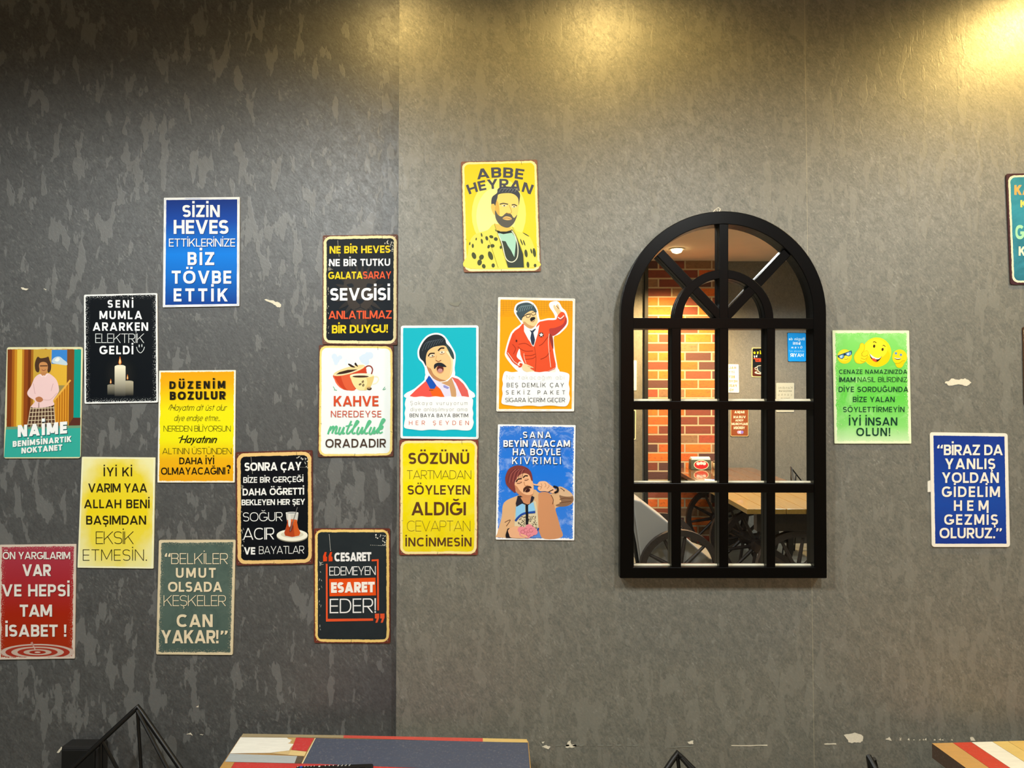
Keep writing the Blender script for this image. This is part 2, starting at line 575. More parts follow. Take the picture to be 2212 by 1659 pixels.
        arc(W / 2, X / 2, (W - w) / 2, (X - w) / 2, 0, 360)
        if base == 'a': vb(W - w / 2, 0, X)
        if base == 'd': vb(W - w / 2, 0, 1)
        if base == 'b': vb(w / 2, 0, 1)
        if base == 'p': vb(w / 2, -.28, X)
        if base == 'g': vb(W - w / 2, -.1, X); arc(W / 2, -.08, (W - w) / 2, .18, 0, -150)
    elif base == 'o':
        arc(W / 2, X / 2, (W - w) / 2, (X - w) / 2, 0, 360)
    elif base == 'e':
        arc(W / 2, X / 2, (W - w) / 2, (X - w) / 2, 0, 310); hb(w / 2, W - w / 2, X / 2)
    elif base == 'c':
        arc(W / 2 + .02, X / 2, (W - w) / 2, (X - w) / 2, 50, 310)
    elif base in 'hnr':
        vb(w / 2, 0, 1 if base == 'h' else X)
        if base == 'r':
            arc(w / 2 + .2, X - .22, .2, .22 - w / 2, 60, 180)
        else:
            r = (W - w) / 2
            arc(W / 2, X - w / 2 - r, r, r, 0, 180); vb(W - w / 2, 0, X - w / 2 - r)
    elif base == 'm':
        r = (W - w) / 4
        for k in (0, 1):
            arc(w / 2 + r + 2 * r * k, X - w / 2 - r, r, r, 0, 180)
        for k in (0, 1, 2): vb(w / 2 + 2 * r * k, 0, X - w / 2 - (r if k else 0))
    elif base == 'u':
        r = (W - w) / 2
        arc(W / 2, w / 2 + r, r, r, 180, 360); vb(w / 2, w / 2 + r, X); vb(W - w / 2, 0, X)
    elif base == 'k':
        vb(w / 2); dia(w * .6, W - w * .7, .22, X); dia(W - w * .6, W * .42, 0, .42)
    elif base == 't':
        vb(W / 2, 0, .92); hb(0, W, X - w / 2)
    elif base == 'l':
        vb(w / 2)
    elif base == 'ı':
        vb(w / 2, 0, X)
    elif base == 'v':
        dia(W / 2, w * .6, 0, X); dia(W / 2, W - w * .6, 0, X)
    elif base == 'y':
        dia(W / 2, w * .6, 0, X); dia(W * .27, W - w * .6, -.28, X)
    elif base == 's':
        rx, ry = (W - w) / 2, (X - w) / 4
        arc(W / 2, X - w / 2 - ry, rx, ry, 28, 270); arc(W / 2, w / 2 + ry, rx, ry, 90, -152)
    if ch == 'İ': dots(w / 2)
    if ch == 'i': dots(w / 2, X + .1)
    if ch in 'ÖÜ': dots(W / 2, two=True)
    if ch in 'öü': dots(W / 2, X + .12, two=True)
    if ch == 'Ğ': breve(W / 2)
    if ch == 'ğ': breve(W / 2, X + .2)
    if ch in 'ŞÇşç': ced(W / 2)
    return P, W

def lay_text(txt, x0, x1, top, base, w, slant=0.0, bend=0.0, drop=0.0, gmin=0.055, gmax=0.75):
    """polygons of one line fitted to the box; drop = how much lower its right end sits; bend = radius of an arched line"""
    cap = abs(base - top)
    T = abs(x1 - x0) / cap
    sgn = 1 if x1 > x0 else -1
    gl = [glyph(c, w) for c in txt]
    tot = sum(g[1] for g in gl)
    n = len(gl)
    gap = (T - tot) / (n - 1) if n > 1 else 0
    gap = max(gmin, min(gmax, gap))
    sx = T / (tot + gap * (n - 1))
    polys, x = [], 0.0
    xc = (x0 + x1) / 2
    for P, wd in gl:
        for p in P:
            q = []
            for a, b in p:
                X = x0 + sgn * (x + a + slant * b) * sx * cap
                Hh = b * cap
                if bend:
                    an = (X - xc) / bend
                    q.append((xc + (bend + Hh) * math.sin(an), base - ((bend + Hh) * math.cos(an) - bend)))
                else:
                    q.append((X, base + drop * ((X - x0) / (x1 - x0)) - Hh))
            polys.append(q)
        x += wd + gap
    return polys

# ------------------------------------------------------------------ printed pictures: flat shapes in painter's order
def spline(pts, n=6, closed=True):
    out = []
    m = len(pts)
    rng = range(m) if closed else range(m - 1)
    for i in rng:
        if closed:
            p0, p1, p2, p3 = pts[i - 1], pts[i], pts[(i + 1) % m], pts[(i + 2) % m]
        else:
            p0, p1, p2, p3 = pts[max(i - 1, 0)], pts[i], pts[i + 1], pts[min(i + 2, m - 1)]
        for k in range(n):
            t = k / n
            out.append(tuple(0.5 * (2 * p1[j] + (p2[j] - p0[j]) * t + (2 * p0[j] - 5 * p1[j] + 4 * p2[j] - p3[j]) * t * t + (3 * p1[j] - p0[j] - 3 * p2[j] + p3[j]) * t ** 3) for j in (0, 1)))
    if not closed:
        out.append(tuple(pts[-1]))
    return out

class Art:
    def __init__(self, clip=None):
        self.items = []
    def poly(self, pts, col): self.items.append(([list(pts)], col))
    def blob(self, pts, col, n=5): self.poly(spline(pts, n), col)
    def ell(self, cx, cy, rx, ry, col, rot=0, a0=0, a1=360):
        r = math.radians(rot)
        n = 28
        pts = []
        full = abs(a1 - a0) >= 360
        for i in range(n if full else n + 1):
            a = math.radians(a0 + (a1 - a0) * i / n)
            x, y = rx * math.cos(a), ry * math.sin(a)
            pts.append((cx + x * math.cos(r) - y * math.sin(r), cy + x * math.sin(r) + y * math.cos(r)))
        self.poly(pts, col)
    def line(self, pts, wd, col, closed=False, smooth=False):
        if smooth: pts = spline(pts, 6, closed)
        n = len(pts)
        q = []
        for i in range(n if closed else n - 1):
            a, b = pts[i], pts[(i + 1) % n]
            dx, dy = b[0] - a[0], b[1] - a[1]
            l = math.hypot(dx, dy)
            if l < 1e-6: continue
            nx, ny = -dy / l * wd / 2, dx / l * wd / 2
            q.append([(a[0] + nx, a[1] + ny), (b[0] + nx, b[1] + ny), (b[0] - nx, b[1] - ny), (a[0] - nx, a[1] - ny)])
            if closed or i < n - 2:
                c = pts[(i + 2) % n]
                t = abs((math.atan2(c[1] - b[1], c[0] - b[0]) - math.atan2(dy, dx) + PI) % (2 * PI) - PI)
                if t > .12:
                    q.append([(b[0] + wd / 2 * math.cos(k * PI / 5), b[1] + wd / 2 * math.sin(k * PI / 5)) for k in range(10)])
        self.items.append((q, col))
    def outline(self, shapes, wd, col):
        """white sticker edge round a figure"""
        for s in shapes:
            p = spline(s, 4)
            self.poly(p, col)
            self.line(p, wd, col, closed=True)

def ink():
    n = NT('print_ink')
    a = n.n('ShaderNodeAttribute', attribute_name='print_colour')
    return n.out(a.outputs[0], 0.5, spec=0.15)
M['ink'] = ink()

def build_print(name, items, to3d, nrm, origin, off0, parent):
    vs, fs, cs = [], [], []
    step = 0.0
    for it in items:
        polys, col = it[:2]
        o = off0 + step
        if len(it) > 2: o = off0 + 1.3e-4 * it[2]
        else: step += 8e-6 + 1.2e-6 * min(len(polys), 100)
        for kk, p in enumerate(polys):
            pts = [to3d(*q) + nrm * (o + 1.2e-6 * (kk % 100)) - origin for q in p]
            i0 = len(vs)
            vs += pts
            if callable(col): cc = [lin(col(*q)) if isinstance(col(*q), str) else col(*q) for q in p]
            else: cc = [lin(col)] * len(p)
            if len(p) == 4:
                tr = [(0, 1, 2), (0, 2, 3)]
            elif len(p) == 3:
                tr = [(0, 1, 2)]
            else:
                tr = tessellate_polygon([[Vector((q[0], q[1], 0)) for q in p]])
            for t in tr:
                if len(set(t)) < 3: continue
                fs.append([i0 + i for i in t])
                cs += [cc[i] for i in t]
    me = bpy.data.meshes.new(name)
    me.from_pydata([tuple(v) for v in vs], [], fs)
    at = me.color_attributes.new('print_colour', 'FLOAT_COLOR', 'CORNER')
    at.data.foreach_set('color', [x for c in cs for x in c])
    me.update()
    link(name, me, M['ink'], parent)
    return step

# ------------------------------------------------------------------ printed tin signs
_seed = [0]
def sign_mat(stops, border, bw=0.006, amp=0.0012, fr=160, rad=0.004, rust=None, rw=0.004, rrad=0.02, mottle=None, mamt=0.6, mlo=0.45, mhi=0.65, mscale=28, speck=0.0, radial=None, inner=None):
    _seed[0] += 1
    n = NT('sign_print')
    uv = n.coord('UV', (0.2, 0.3, 1), (-0.1, -0.15, _seed[0] * 3.7))
    sep = n.n('ShaderNodeSeparateXYZ')
    n.put(sep.inputs[0], uv)
    ax, ay = n.f('ABSOLUTE', sep.outputs[0]), n.f('ABSOLUTE', sep.outputs[1])
    def sd(inset, r):
        qx = n.f('SUBTRACT', ax, 0.1 - inset - r); qy = n.f('SUBTRACT', ay, 0.15 - inset - r)
        px, py = n.f('MAXIMUM', qx, 0.0), n.f('MAXIMUM', qy, 0.0)
        ln = n.f('SQRT', n.f('ADD', n.f('MULTIPLY', px, px), n.f('MULTIPLY', py, py)))
        return n.f('SUBTRACT', n.f('ADD', ln, n.f('MINIMUM', n.f('MAXIMUM', qx, qy), 0.0)), r)
    t = n.f('DIVIDE', n.f('SUBTRACT', 0.15, sep.outputs[1]), 0.3)
    c = n.ramp(t, [(p, lin(h)) for p, h in stops]) if len(stops) > 1 else lin(stops[0][1])
    if radial:
        rr = n.f('SQRT', n.f('ADD', n.f('MULTIPLY', n.f('DIVIDE', sep.outputs[0], 0.085), n.f('DIVIDE', sep.outputs[0], 0.085)),
                             n.f('MULTIPLY', n.f('DIVIDE', sep.outputs[1], 0.13), n.f('DIVIDE', sep.outputs[1], 0.13))))
        c = n.mix(n.step(n.f('ADD', rr, n.f('MULTIPLY', n.f('SUBTRACT', n.noise(uv, 22, 3), 0.5), 0.7)), radial[1], radial[2]), c, lin(radial[0]))
    if mottle:
        mo = n.noise(uv, mscale, 5, 0.65, 0.6)
        c = n.mix(n.f('MULTIPLY', n.step(mo, mlo, mhi), mamt), c, lin(mottle))
    s0 = sd(bw, rad)
    no = n.noise(uv, fr, 4, 0.72)
    no2 = n.noise(uv, fr * 0.22, 2, 0.5)
    nn = n.f('ADD', n.f('SUBTRACT', no, 0.5), n.f('MULTIPLY', n.f('SUBTRACT', no2, 0.5), 0.9))
    e = n.f('ADD', s0, n.f('MULTIPLY', nn, amp * 4))
    m = n.step(e, -0.00025, 0.00025)
    bc = n.mix(n.step(no2, 0.4, 0.65), lin(border), tuple(min(1, x * 1.0 + 0.03) for x in lin(border)[:3]) + (1,))
    if inner:
        s1 = sd(bw * 0.45, rad)
        ln = n.f('MULTIPLY', n.step(n.f('ABSOLUTE', s1), 0.0007, 0.0003), n.step(no2, 0.55, 0.40))
        bc = n.mix(ln, bc, lin(inner))
    c = n.mix(m, c, bc)
    if speck:
        sp = n.noise(uv, 420, 2, 0.6)
        near = n.step(s0, -0.014, -0.001)
        k = n.f('MULTIPLY', n.step(n.f('ADD', sp, n.f('MULTIPLY', near, 0.1)), 0.67, 0.70), n.f('MULTIPLY', near, speck))
        c = n.mix(k, c, lin(border))
    if rust:
        s2 = sd(rw, rrad)
        e2 = n.f('ADD', s2, n.f('MULTIPLY', nn, 0.003))
        rc = n.mix(n.step(no, 0.35, 0.7), lin(rust), tuple(x * 0.55 for x in lin(rust)[:3]) + (1,))
        c = n.mix(n.step(e2, -0.0002, 0.0002), c, rc)
    return n.out(c, 0.5, spec=0.15)

PLATE_GAP, PLATE_TH = 0.0015, 0.0025
def sign(label, corners, zoom, mat, lines=(), art=None, surf=on_right, nrm=Vector((0, -1, 0)), rc=0.018, holes=None, wear=None, ticks=False, group='printed tin signs on the wall', under=None):
    ox, oy, zs = zoom
    px = [(ox + x / zs, oy + y / zs) for x, y in corners]
    def uvp(s, t):
        a, b, c, d = px
        return tuple((a[i] * (1 - s) + b[i] * s) * (1 - t) + (d[i] * (1 - s) + c[i] * s) * t for i in (0, 1))
    def uv3(s, t): return surf(*uvp(s, t))
    org = uv3(0.5, 0.5)
    # plate
    o2 = []
    ra, rb = rc, rc * 0.667
    for cx, cy, a0 in ((1 - ra, rb, -90), (1 - ra, 1 - rb, 0), (ra, 1 - rb, 90), (ra, rb, 180)):
        for k in range(5):
            a = math.radians(a0 + 90 * k / 4)
            o2.append((cx + ra * math.cos(a), cy + rb * math.sin(a)))
    bm = bmesh.new()
    uvl = bm.loops.layers.uv.new('UVMap')
    f = [bm.verts.new(uv3(s, t) + nrm * (PLATE_GAP + PLATE_TH) - org) for s, t in o2]
    b = [bm.verts.new(uv3(s, t) + nrm * PLATE_GAP - org) for s, t in o2]
    n = len(o2)
    fm = {}
    for i in range(n):
        fm[f[i]] = fm[b[i]] = (o2[i][0], 1 - o2[i][1])
    bm.faces.new(f); bm.faces.new(b[::-1])
    for i in range(n):
        bm.faces.new([f[i], b[i], b[(i + 1) % n], f[(i + 1) % n]])
    for fa in bm.faces:
        for l in fa.loops:
            l[uvl].uv = fm[l.vert]
    o = bobj('tin_sign', bm, mat)
    o.location = org
    tag(o, label, 'sign', group)
    to3 = lambda x, y: surf(ox + x / zs, oy + y / zs)
    off = PLATE_GAP + PLATE_TH + 0.0001
    A = Art()
    if wear or ticks:
        def U(s, t):
            p = uvp(s, t)
            return ((p[0] - ox) * zs, (p[1] - oy) * zs)
        k = zs / 6.0
        if ticks:
            for s, t, ds, dt in ((.985, .785, -.02, -.012), (.02, .55, .015, .004), (.03, .70, .02, .005), (.485, .995, .006, -.024), (.79, .012, .006, .03), (.012, .81, .02, 0)):
                A.line([U(s, t), U(s + ds, t + dt)], 4 * k, '#3a2a1c')
        if wear:
            rnd = random.Random(_seed[0])
            for i in range(12):
                s, t = .2 + .02 * i / 12, .05 + .15 * i / 12
                A.line([U(s, t), U(s + .001, t + .008)], 5 * k, wear)
            for i in range(16):
                s, t = rnd.uniform(.90, .955), rnd.uniform(.06, .16)
                A.ell(*U(s, t), 5 * k, 6 * k, wear)
            for i in range(9):
                s, t = .74 + .024 * i, .145 + .0006 * i
                A.line([U(s, t), U(s + rnd.uniform(.006, .016), t)], 4 * k, wear)
            for i in range(12):
                s, t = rnd.uniform(.07, .10), rnd.uniform(.25, .9)
                A.line([U(s, t), U(s + rnd.uniform(-.01, .012), t + rnd.uniform(.01, .02))], rnd.uniform(2, 7) * k, wear)
            for i in range(5):
                s, t = rnd.uniform(.80, .88), rnd.uniform(.05, .085)
                A.ell(*U(s, t), rnd.uniform(4, 10) * k, rnd.uniform(4, 14) * k, wear, rnd.uniform(0, 90))
            for i in range(5):
                s = .09 + rnd.uniform(0, .05)
                A.line([U(.075, .30 + i * .006), U(s, .295 + i * .006)], 3 * k, wear)
    if A.items:
        off += build_print('scuff_marks', A.items, to3, nrm, org, off, o)
    A = Art()
    if art:
        art(A)
    if A.items:
        off += build_print('picture', A.items, to3, nrm, org, off, o)
    it = []
    for ln in lines:
        t, x0, x1, top, bs, w, col = ln[:7]
        kw = dict(ln[7]) if len(ln) > 7 else {}
        sh = kw.pop('shadow', None)
        P = lay_text(t, x0, x1, top, bs, w, **kw)
        if sh:
            it.append(([[(a + sh[0], b_ + sh[1]) for a, b_ in q] for q in P], sh[2], 0))
        it.append((P, col, 1))
    if it:
        build_print('lettering', it, to3, nrm, org, off + 0.00002, o)
    if holes:
        for s, t in ((.035, .024), (.965, .024), (.965, .976), (.035, .976)):
            bm = bmesh.new()
            c = uv3(s, t) - org + nrm * (off)
            m4 = Matrix.Translation(c) @ Matrix.Rotation(PI / 2, 4, 'X')
            bmesh.ops.create_cone(bm, cap_ends=True, segments=10, radius1=0.0011, radius2=0.0011, depth=0.0006, matrix=m4)
            bobj('corner_rivet', bm, M['rivet'], o)
    return o
M['rivet'] = plain('rivet_metal', '#cfc4b4', 0.35, 0.6)

Z_A = (0, 400, 3.3185)
Z_B = (0, 740, 6.32)
Z_C = (0, 960, 3.457)
Z_D = (330, 780, 3.606)
Z_E = (330, 1150, 5.925)
Z_F = (680, 490, 6.145)
Z_G = (680, 730, 6.142)
Z_H = (660, 1120, 5.924)
Z_I = (850, 690, 6.145)
Z_J = (850, 930, 5.925)
Z_K = (980, 330, 6.143)
Z_L = (1060, 630, 6.145)
Z_M = (1060, 900, 5.925)
Z_N = (1780, 700, 6.143)
Z_O = (1990, 910, 5.721)
Z_P = (2112, 340, 2.76)
L = on_left

# royal blue sign
wt = '#f5f7f8'
sd_ = {'shadow': (3, 4, '#0b2c74')}
sign('royal blue tin sign with white border, highest on the left wall', [(1180, 93), (1722, 88), (1718, 868), (1172, 877)], Z_A,
     sign_mat([(0, '#0d2f80'), (.22, '#1049ad'), (.52, '#0a80e8'), (.7, '#0c6fd0'), (1, '#0c3a90')], '#f4f5f4', 0.0062, 0.0003, 90, 0.001, inner='#3b6fc0'),
     [('SİZİN', 1313, 1580, 145, 232, .20, wt, sd_), ('HEVES', 1250, 1642, 252, 352, .20, wt, sd_),
      ('ETTİKLERİNİZE', 1216, 1690, 385, 443, .12, '#e8f0f8', sd_), ('BİZ', 1350, 1540, 482, 575, .20, wt, sd_),
      ('TÖVBE', 1236, 1662, 615, 708, .20, wt, sd_), ('ETTİK', 1250, 1637, 742, 835, .20, wt, sd_)], surf=L, rc=.006)

# black sign with candles
def art_candles(A):
    def g(y0, y1, a, b):
        ca, cb = lin(a), lin(b)
        return lambda x, y: tuple(ca[i] + (cb[i] - ca[i]) * max(0, min(1, (y - y0) / (y1 - y0))) for i in range(4))
    for k in range(9):
        r = 1 - k / 9
        c0, c1 = lin('#070d12'), lin('#2b2a26')
        A.ell(868, 1360, 130 * r, 150 * r, (lambda c: (lambda x, y: c))(tuple(c0[i] + (c1[i] - c0[i]) * (k / 9) ** 1.5 for i in range(4))))
    def candle(x0, x1, top, bot, a, b, dip):
        n = 8
        for i in range(n):
            ya, yb = top + (bot - top) * i / n, top + (bot - top) * (i + 1) / n
            A.poly([(x0, ya), (x1, ya), (x1, yb), (x0, yb)], g(top, bot, a, b))
        A.ell((x0 + x1) / 2, top, (x1 - x0) / 2, dip, a)
    candle(776, 832, 1436, 1505, '#8d8876', '#0a1014', 9)
    candle(888, 962, 1410, 1510, '#b3ab92', '#0a1014', 9)
    candle(828, 906, 1302, 1515, '#f4ebcf', '#10151a', 13)
    for x, y, r, h in ((866, 1262, 11, 34), (800, 1408, 6, 20), (920, 1378, 6, 22)):
        A.blob([(x, y - h), (x + r * .8, y - h * .1), (x + r, y + h * .4), (x, y + h * .75), (x - r, y + h * .4), (x - r * .7, y - h * .1)], '#d9772c')
        A.blob([(x, y - h * .5), (x + r * .5, y + h * .1), (x, y + h * .6), (x - r * .5, y + h * .1)], '#f8e0a0')
    A.line([(985, 1160), (992, 1185), (1013, 1203), (1033, 1185), (1042, 1160)], 4.5, '#dfe4e4', smooth=True)
    A.ell(1004, 1153, 3.5, 11, '#dfe4e4'); A.ell(1023, 1151, 3.5, 11, '#dfe4e4')
sign('black tin sign with white candles, below and left of the royal blue sign', [(608, 787), (1132, 775), (1137, 1558), (612, 1567)], Z_A,
     sign_mat([(0, '#070d13')], '#eef0ee', 0.0042, 0.0009, 240, 0.004, speck=1.0),
     [('SENİ', 778, 962, 825, 880, .20, wt), ('MUMLA', 720, 1025, 903, 962, .20, wt), ('ARARKEN', 672, 1068, 985, 1045, .20, wt),
      ('ELEKTRİK', 690, 1040, 1065, 1132, .07, '#d8dcdc'), ('GELDİ', 720, 962, 1152, 1213, .20, wt)], art_candles, surf=L)

# photo sign: figure in a pink blouse on a stair
def art_stair(A):
    for x0, x1, c in ((118, 180, '#7c3a14'), (180, 215, '#a8601c'), (215, 250, '#c98a24'), (250, 318, '#e6c44a'), (318, 345, '#c08226'), (345, 400, '#8f4518'), (400, 440, '#6e3312'), (440, 472, '#a56a20'),
                      (472, 715, '#d9ac40'), (715, 935, '#e0b03c'), (930, 1028, '#7d4a1e'), (1028, 1120, '#0f9a8a')):
        A.poly([(x0, 95), (x1, 95), (x1 - 14, 1150), (x0 - 14, 1150)], c)
    A.poly([(475, 100), (705, 100), (700, 400), (475, 480)], '#c9a23c')
    A.poly([(720, 100), (930, 100), (928, 300), (715, 290)], '#3a86d4')
    A.blob([(735, 280), (725, 240), (770, 200), (830, 195), (880, 235), (925, 270), (925, 310), (830, 300)], '#c4d6e0')
    A.blob([(760, 245), (800, 205), (830, 230), (800, 260)], '#eef0ea')
    A.poly([(705, 300), (925, 320), (922, 580), (800, 580)], '#e3b23a')
    A.poly([(800, 585), (900, 585), (760, 770)], '#9b8a52')
    A.poly([(760, 790), (960, 560), (940, 1150), (760, 1150)], '#b9731a')
    for x in range(770, 960, 34):
        t = 800 - (x - 760) * 1.27
        A.poly([(x, t), (x + 13, t - 12), (x + 9, 1140), (x - 3, 1140)], '#e6a232')
    A.line([(755, 785), (975, 512)], 24, '#eab14a')
    A.poly([(1010, 1025), (1112, 1025), (1108, 1160), (930, 1160)], '#5b2f24')
    A.poly([(98, 1150), (1112, 1130), (1108, 1560), (70, 1565)], '#35ab9c')
    A.poly([(98, 1150), (1112, 1130), (1112, 1165), (98, 1185)], '#6f9a78')
    # figure
    A.poly([(430, 870), (752, 850), (772, 1150), (380, 1150)], '#54392c')
    for i in range(9):
        a = i / 8
        A.line([(435 + 312 * a, 870), (388 + 382 * a, 1150)], 9, '#d9c6a4')
    for y in (905, 955, 1010, 1065, 1115):
        A.line([(430 - (y - 870) * .17, y), (754 + (y - 860) * .06, y - 16)], 10, '#d9c6a4')
    A.blob([(490, 320), (500, 250), (530, 195), (570, 215), (640, 205), (675, 195), (690, 240), (712, 300), (705, 380), (670, 410), (640, 300), (570, 300), (545, 400), (505, 390)], '#4b3323')
    A.blob([(548, 330), (560, 280), (610, 265), (655, 285), (668, 340), (650, 410), (610, 440), (570, 410)], '#c98d56')
    A.line([(560, 320), (662, 318)], 16, '#5d3d28')
    A.line([(585, 372), (612, 384), (640, 370)], 8, '#8a4a34', smooth=True)
    A.poly([(565, 410), (655, 405), (660, 450), (610, 470), (565, 450)], '#c08450')
    A.blob([(560, 430), (490, 480), (440, 590), (388, 680), (410, 740), (490, 800), (440, 870), (480, 890), (620, 885), (752, 850), (740, 790), (800, 700), (820, 640), (790, 520), (720, 445), (660, 420), (610, 462)], '#efcccb')
    A.line([(560, 440), (590, 468), (612, 452), (630, 470), (662, 430)], 9, '#f8e2e0')
    A.line([(470, 560), (490, 690), (500, 700)], 7, '#cfa2a4'); A.line([(740, 560), (712, 660)], 7, '#cfa2a4')
    A.line([(600, 780), (700, 780), (790, 690)], 7, '#d3a8a8', smooth=True)
    A.blob([(500, 760), (545, 738), (590, 755), (600, 790), (560, 815), (515, 800)], '#b8754c')
    A.line([(545, 820), (545, 890)], 8, '#54392c')
sign('photo tin sign of a person in a pink blouse and plaid skirt', [(108, 65), (1142, 62), (1108, 1578), (65, 1580)], Z_B,
     sign_mat([(0, '#a8601c'), (.7, '#a8601c'), (.75, '#35ab9c'), (1, '#35ab9c')], '#e4deb0', 0.006, 0.0016, 130, 0.004),
     [('NAİME', 258, 930, 1128, 1290, .27, '#f6f6f4', {'drop': -52, 'shadow': (8, 10, '#1c4a52'), 'gmin': .03}),
      ('BENİMSİNARTIK', 190, 990, 1345, 1425, .25, '#f2f4f0', {'drop': -72, 'shadow': (6, 8, '#1b6a66'), 'gmin': .03}),
      ('NOKTANET', 308, 865, 1436, 1515, .25, '#f2f4f0', {'drop': -48, 'shadow': (6, 8, '#1b6a66'), 'gmin': .03})], art_stair, surf=L, rc=.03)

# pale yellow sign
bk = '#2a2310'
sign('pale yellow tin sign with six lines of dark writing, above the red target sign', [(618, 92), (1165, 97), (1150, 925), (585, 918)], Z_C,
     sign_mat([(0, '#ecd73e'), (.5, '#f3d91c'), (1, '#efdf62')], '#f3efc4', 0.0045, 0.0006, 140, 0.002, radial=('#f2ecae', .95, 1.5)),
     [('İYİ Kİ', 780, 993, 170, 237, .16, bk), ('VARIM YAA', 665, 1105, 290, 357, .17, bk), ('ALLAH BENİ', 634, 1123, 410, 475, .17, bk),
      ('BAŞIMDAN', 650, 1097, 530, 597, .17, bk), ('EKSİK', 722, 1005, 648, 742, .06, bk), ('ETMESİN.', 625, 1103, 782, 866, .065, bk)], surf=L, rc=.008)

# red sign with target
def art_target(A):
    for k, (rx, ry, c) in enumerate(((275, 62, '#c9b2a4'), (240, 52, '#a33424'), (196, 42, '#c7b0a0'), (150, 32, '#a33424'), (105, 22, '#c4ad9c'), (62, 13, '#9c2c1c'), (22, 5, '#d8c8b8'))):
        pts = []
        for i in range(48):
            a = 2 * PI * i / 48
            pts.append((288 + rx * math.cos(a), min(1582, 1548 + ry * math.sin(a))))
        A.poly(pts, c)
    A.line([(246, 1472), (272, 1535)], 8, '#c9a89c')
    A.line([(240, 1475), (258, 1500)], 14, '#b98a80')
rw_ = '#e9e3da'
rs_ = {'shadow': (3, 4, '#5c1410')}
sign('red tin sign with a dartboard at its foot, bottom left of the wall', [(5, 748), (575, 742), (563, 1595), (-3, 1603)], Z_C,
     sign_mat([(0, '#a83c4c'), (.3, '#a62c34'), (.6, '#a5260f'), (1, '#a0300e')], '#d8c6b6', 0.0058, 0.0016, 230, 0.002, speck=1.0),
     [('ÖN YARGILARIM', 28, 532, 800, 855, .17, rw_, rs_), ('VAR', 175, 388, 893, 980, .21, rw_, rs_), ('VE HEPSİ', 22, 527, 1042, 1132, .19, rw_, rs_),
      ('TAM', 155, 396, 1193, 1283, .20, rw_, rs_), ('İSABET !', 48, 503, 1342, 1432, .20, rw_, rs_)], art_target, surf=L, rc=.008)

# yellow-orange sign
b6 = '#1d1708'
sign('orange and yellow tin sign with a bright yellow middle and script lines', [(55, 75), (650, 70), (642, 945), (42, 945)], Z_D,
     sign_mat([(0, '#eea40e'), (.12, '#f0b00e'), (.36, '#f4e812'), (.62, '#f2ea12'), (.8, '#efb412'), (1, '#eea60e')], '#f6f0dc', 0.0042, 0.0012, 200, 0.002),
     [('DÜZENİM', 135, 568, 158, 218, .25, b6, {'drop': -4, 'shadow': (6, 2, '#8f6f0c')}), ('BOZULUR', 138, 570, 238, 303, .25, b6, {'drop': -4, 'shadow': (6, 2, '#8f6f0c')}),
      ('Hayatım alt üst olur', 140, 575, 337, 386, .075, b6, {'slant': .32, 'gmin': .085}), ('diye endişe etme...', 170, 530, 417, 466, .075, b6, {'slant': .32, 'gmin': .085}),
      ('NEREDEN BİLİYORSUN', 90, 612, 503, 548, .08, b6), ('Hayatının', 212, 495, 578, 638, .15, b6, {'slant': .4, 'gmin': .05}),
      ('ALTININ ÜSTÜNDEN', 80, 618, 677, 724, .08, b6), ('DAHA İYİ', 212, 483, 750, 803, .18, b6), ('OLMAYACAĞINI', 70, 570, 828, 884, .17, b6, {'drop': -2}),
      ('?', 578, 612, 808, 876, .2, b6)],
     lambda A: [A.line([(128, 378), (150, 340), (170, 372), (185, 336)], 4, b6, smooth=True), A.line([(205, 600), (240, 590)], 6, b6)], surf=L, rc=.008)

# black tea sign
def art_tea(A):
    A.ell(1090, 1362, 121, 46, '#8f8a78')
    A.ell(1090, 1354, 121, 46, '#f3f0de')
    A.ell(1090, 1348, 88, 26, '#d9d2b8')
    glass = [(1040, 1180), (1046, 1225), (1052, 1255), (1042, 1295), (1026, 1335), (1034, 1362), (1090, 1374), (1146, 1362), (1156, 1335), (1136, 1295), (1128, 1255), (1134, 1220), (1139, 1180)]
    A.poly(glass, '#cfcdc4')
    A.poly([(1050, 1240), (1052, 1255), (1042, 1295), (1028, 1335), (1036, 1358), (1090, 1368), (1144, 1358), (1154, 1335), (1136, 1295), (1128, 1255), (1130, 1236)], '#b4431a')
    A.poly([(1095, 1240), (1130, 1236), (1128, 1255), (1136, 1295), (1154, 1335), (1144, 1358), (1110, 1364)], '#cf5b22')
    A.ell(1089, 1240, 40, 10, '#d9622c'); A.ell(1089, 1181, 50, 9, '#f6f4ec'); A.ell(1089, 1181, 42, 5, '#8d9090')
    A.blob([(1072, 1290), (1100, 1280), (1090, 1320), (1068, 1330)], '#8a2f14')
    A.line([(1131, 1136), (1074, 1322)], 6, '#6d6a66')
    A.blob([(1060, 1195), (1076, 1195), (1080, 1250), (1072, 1290), (1060, 1270)], '#e6e2d8')
t7 = '#f2f2ee'
RUST = '#6d3a30'
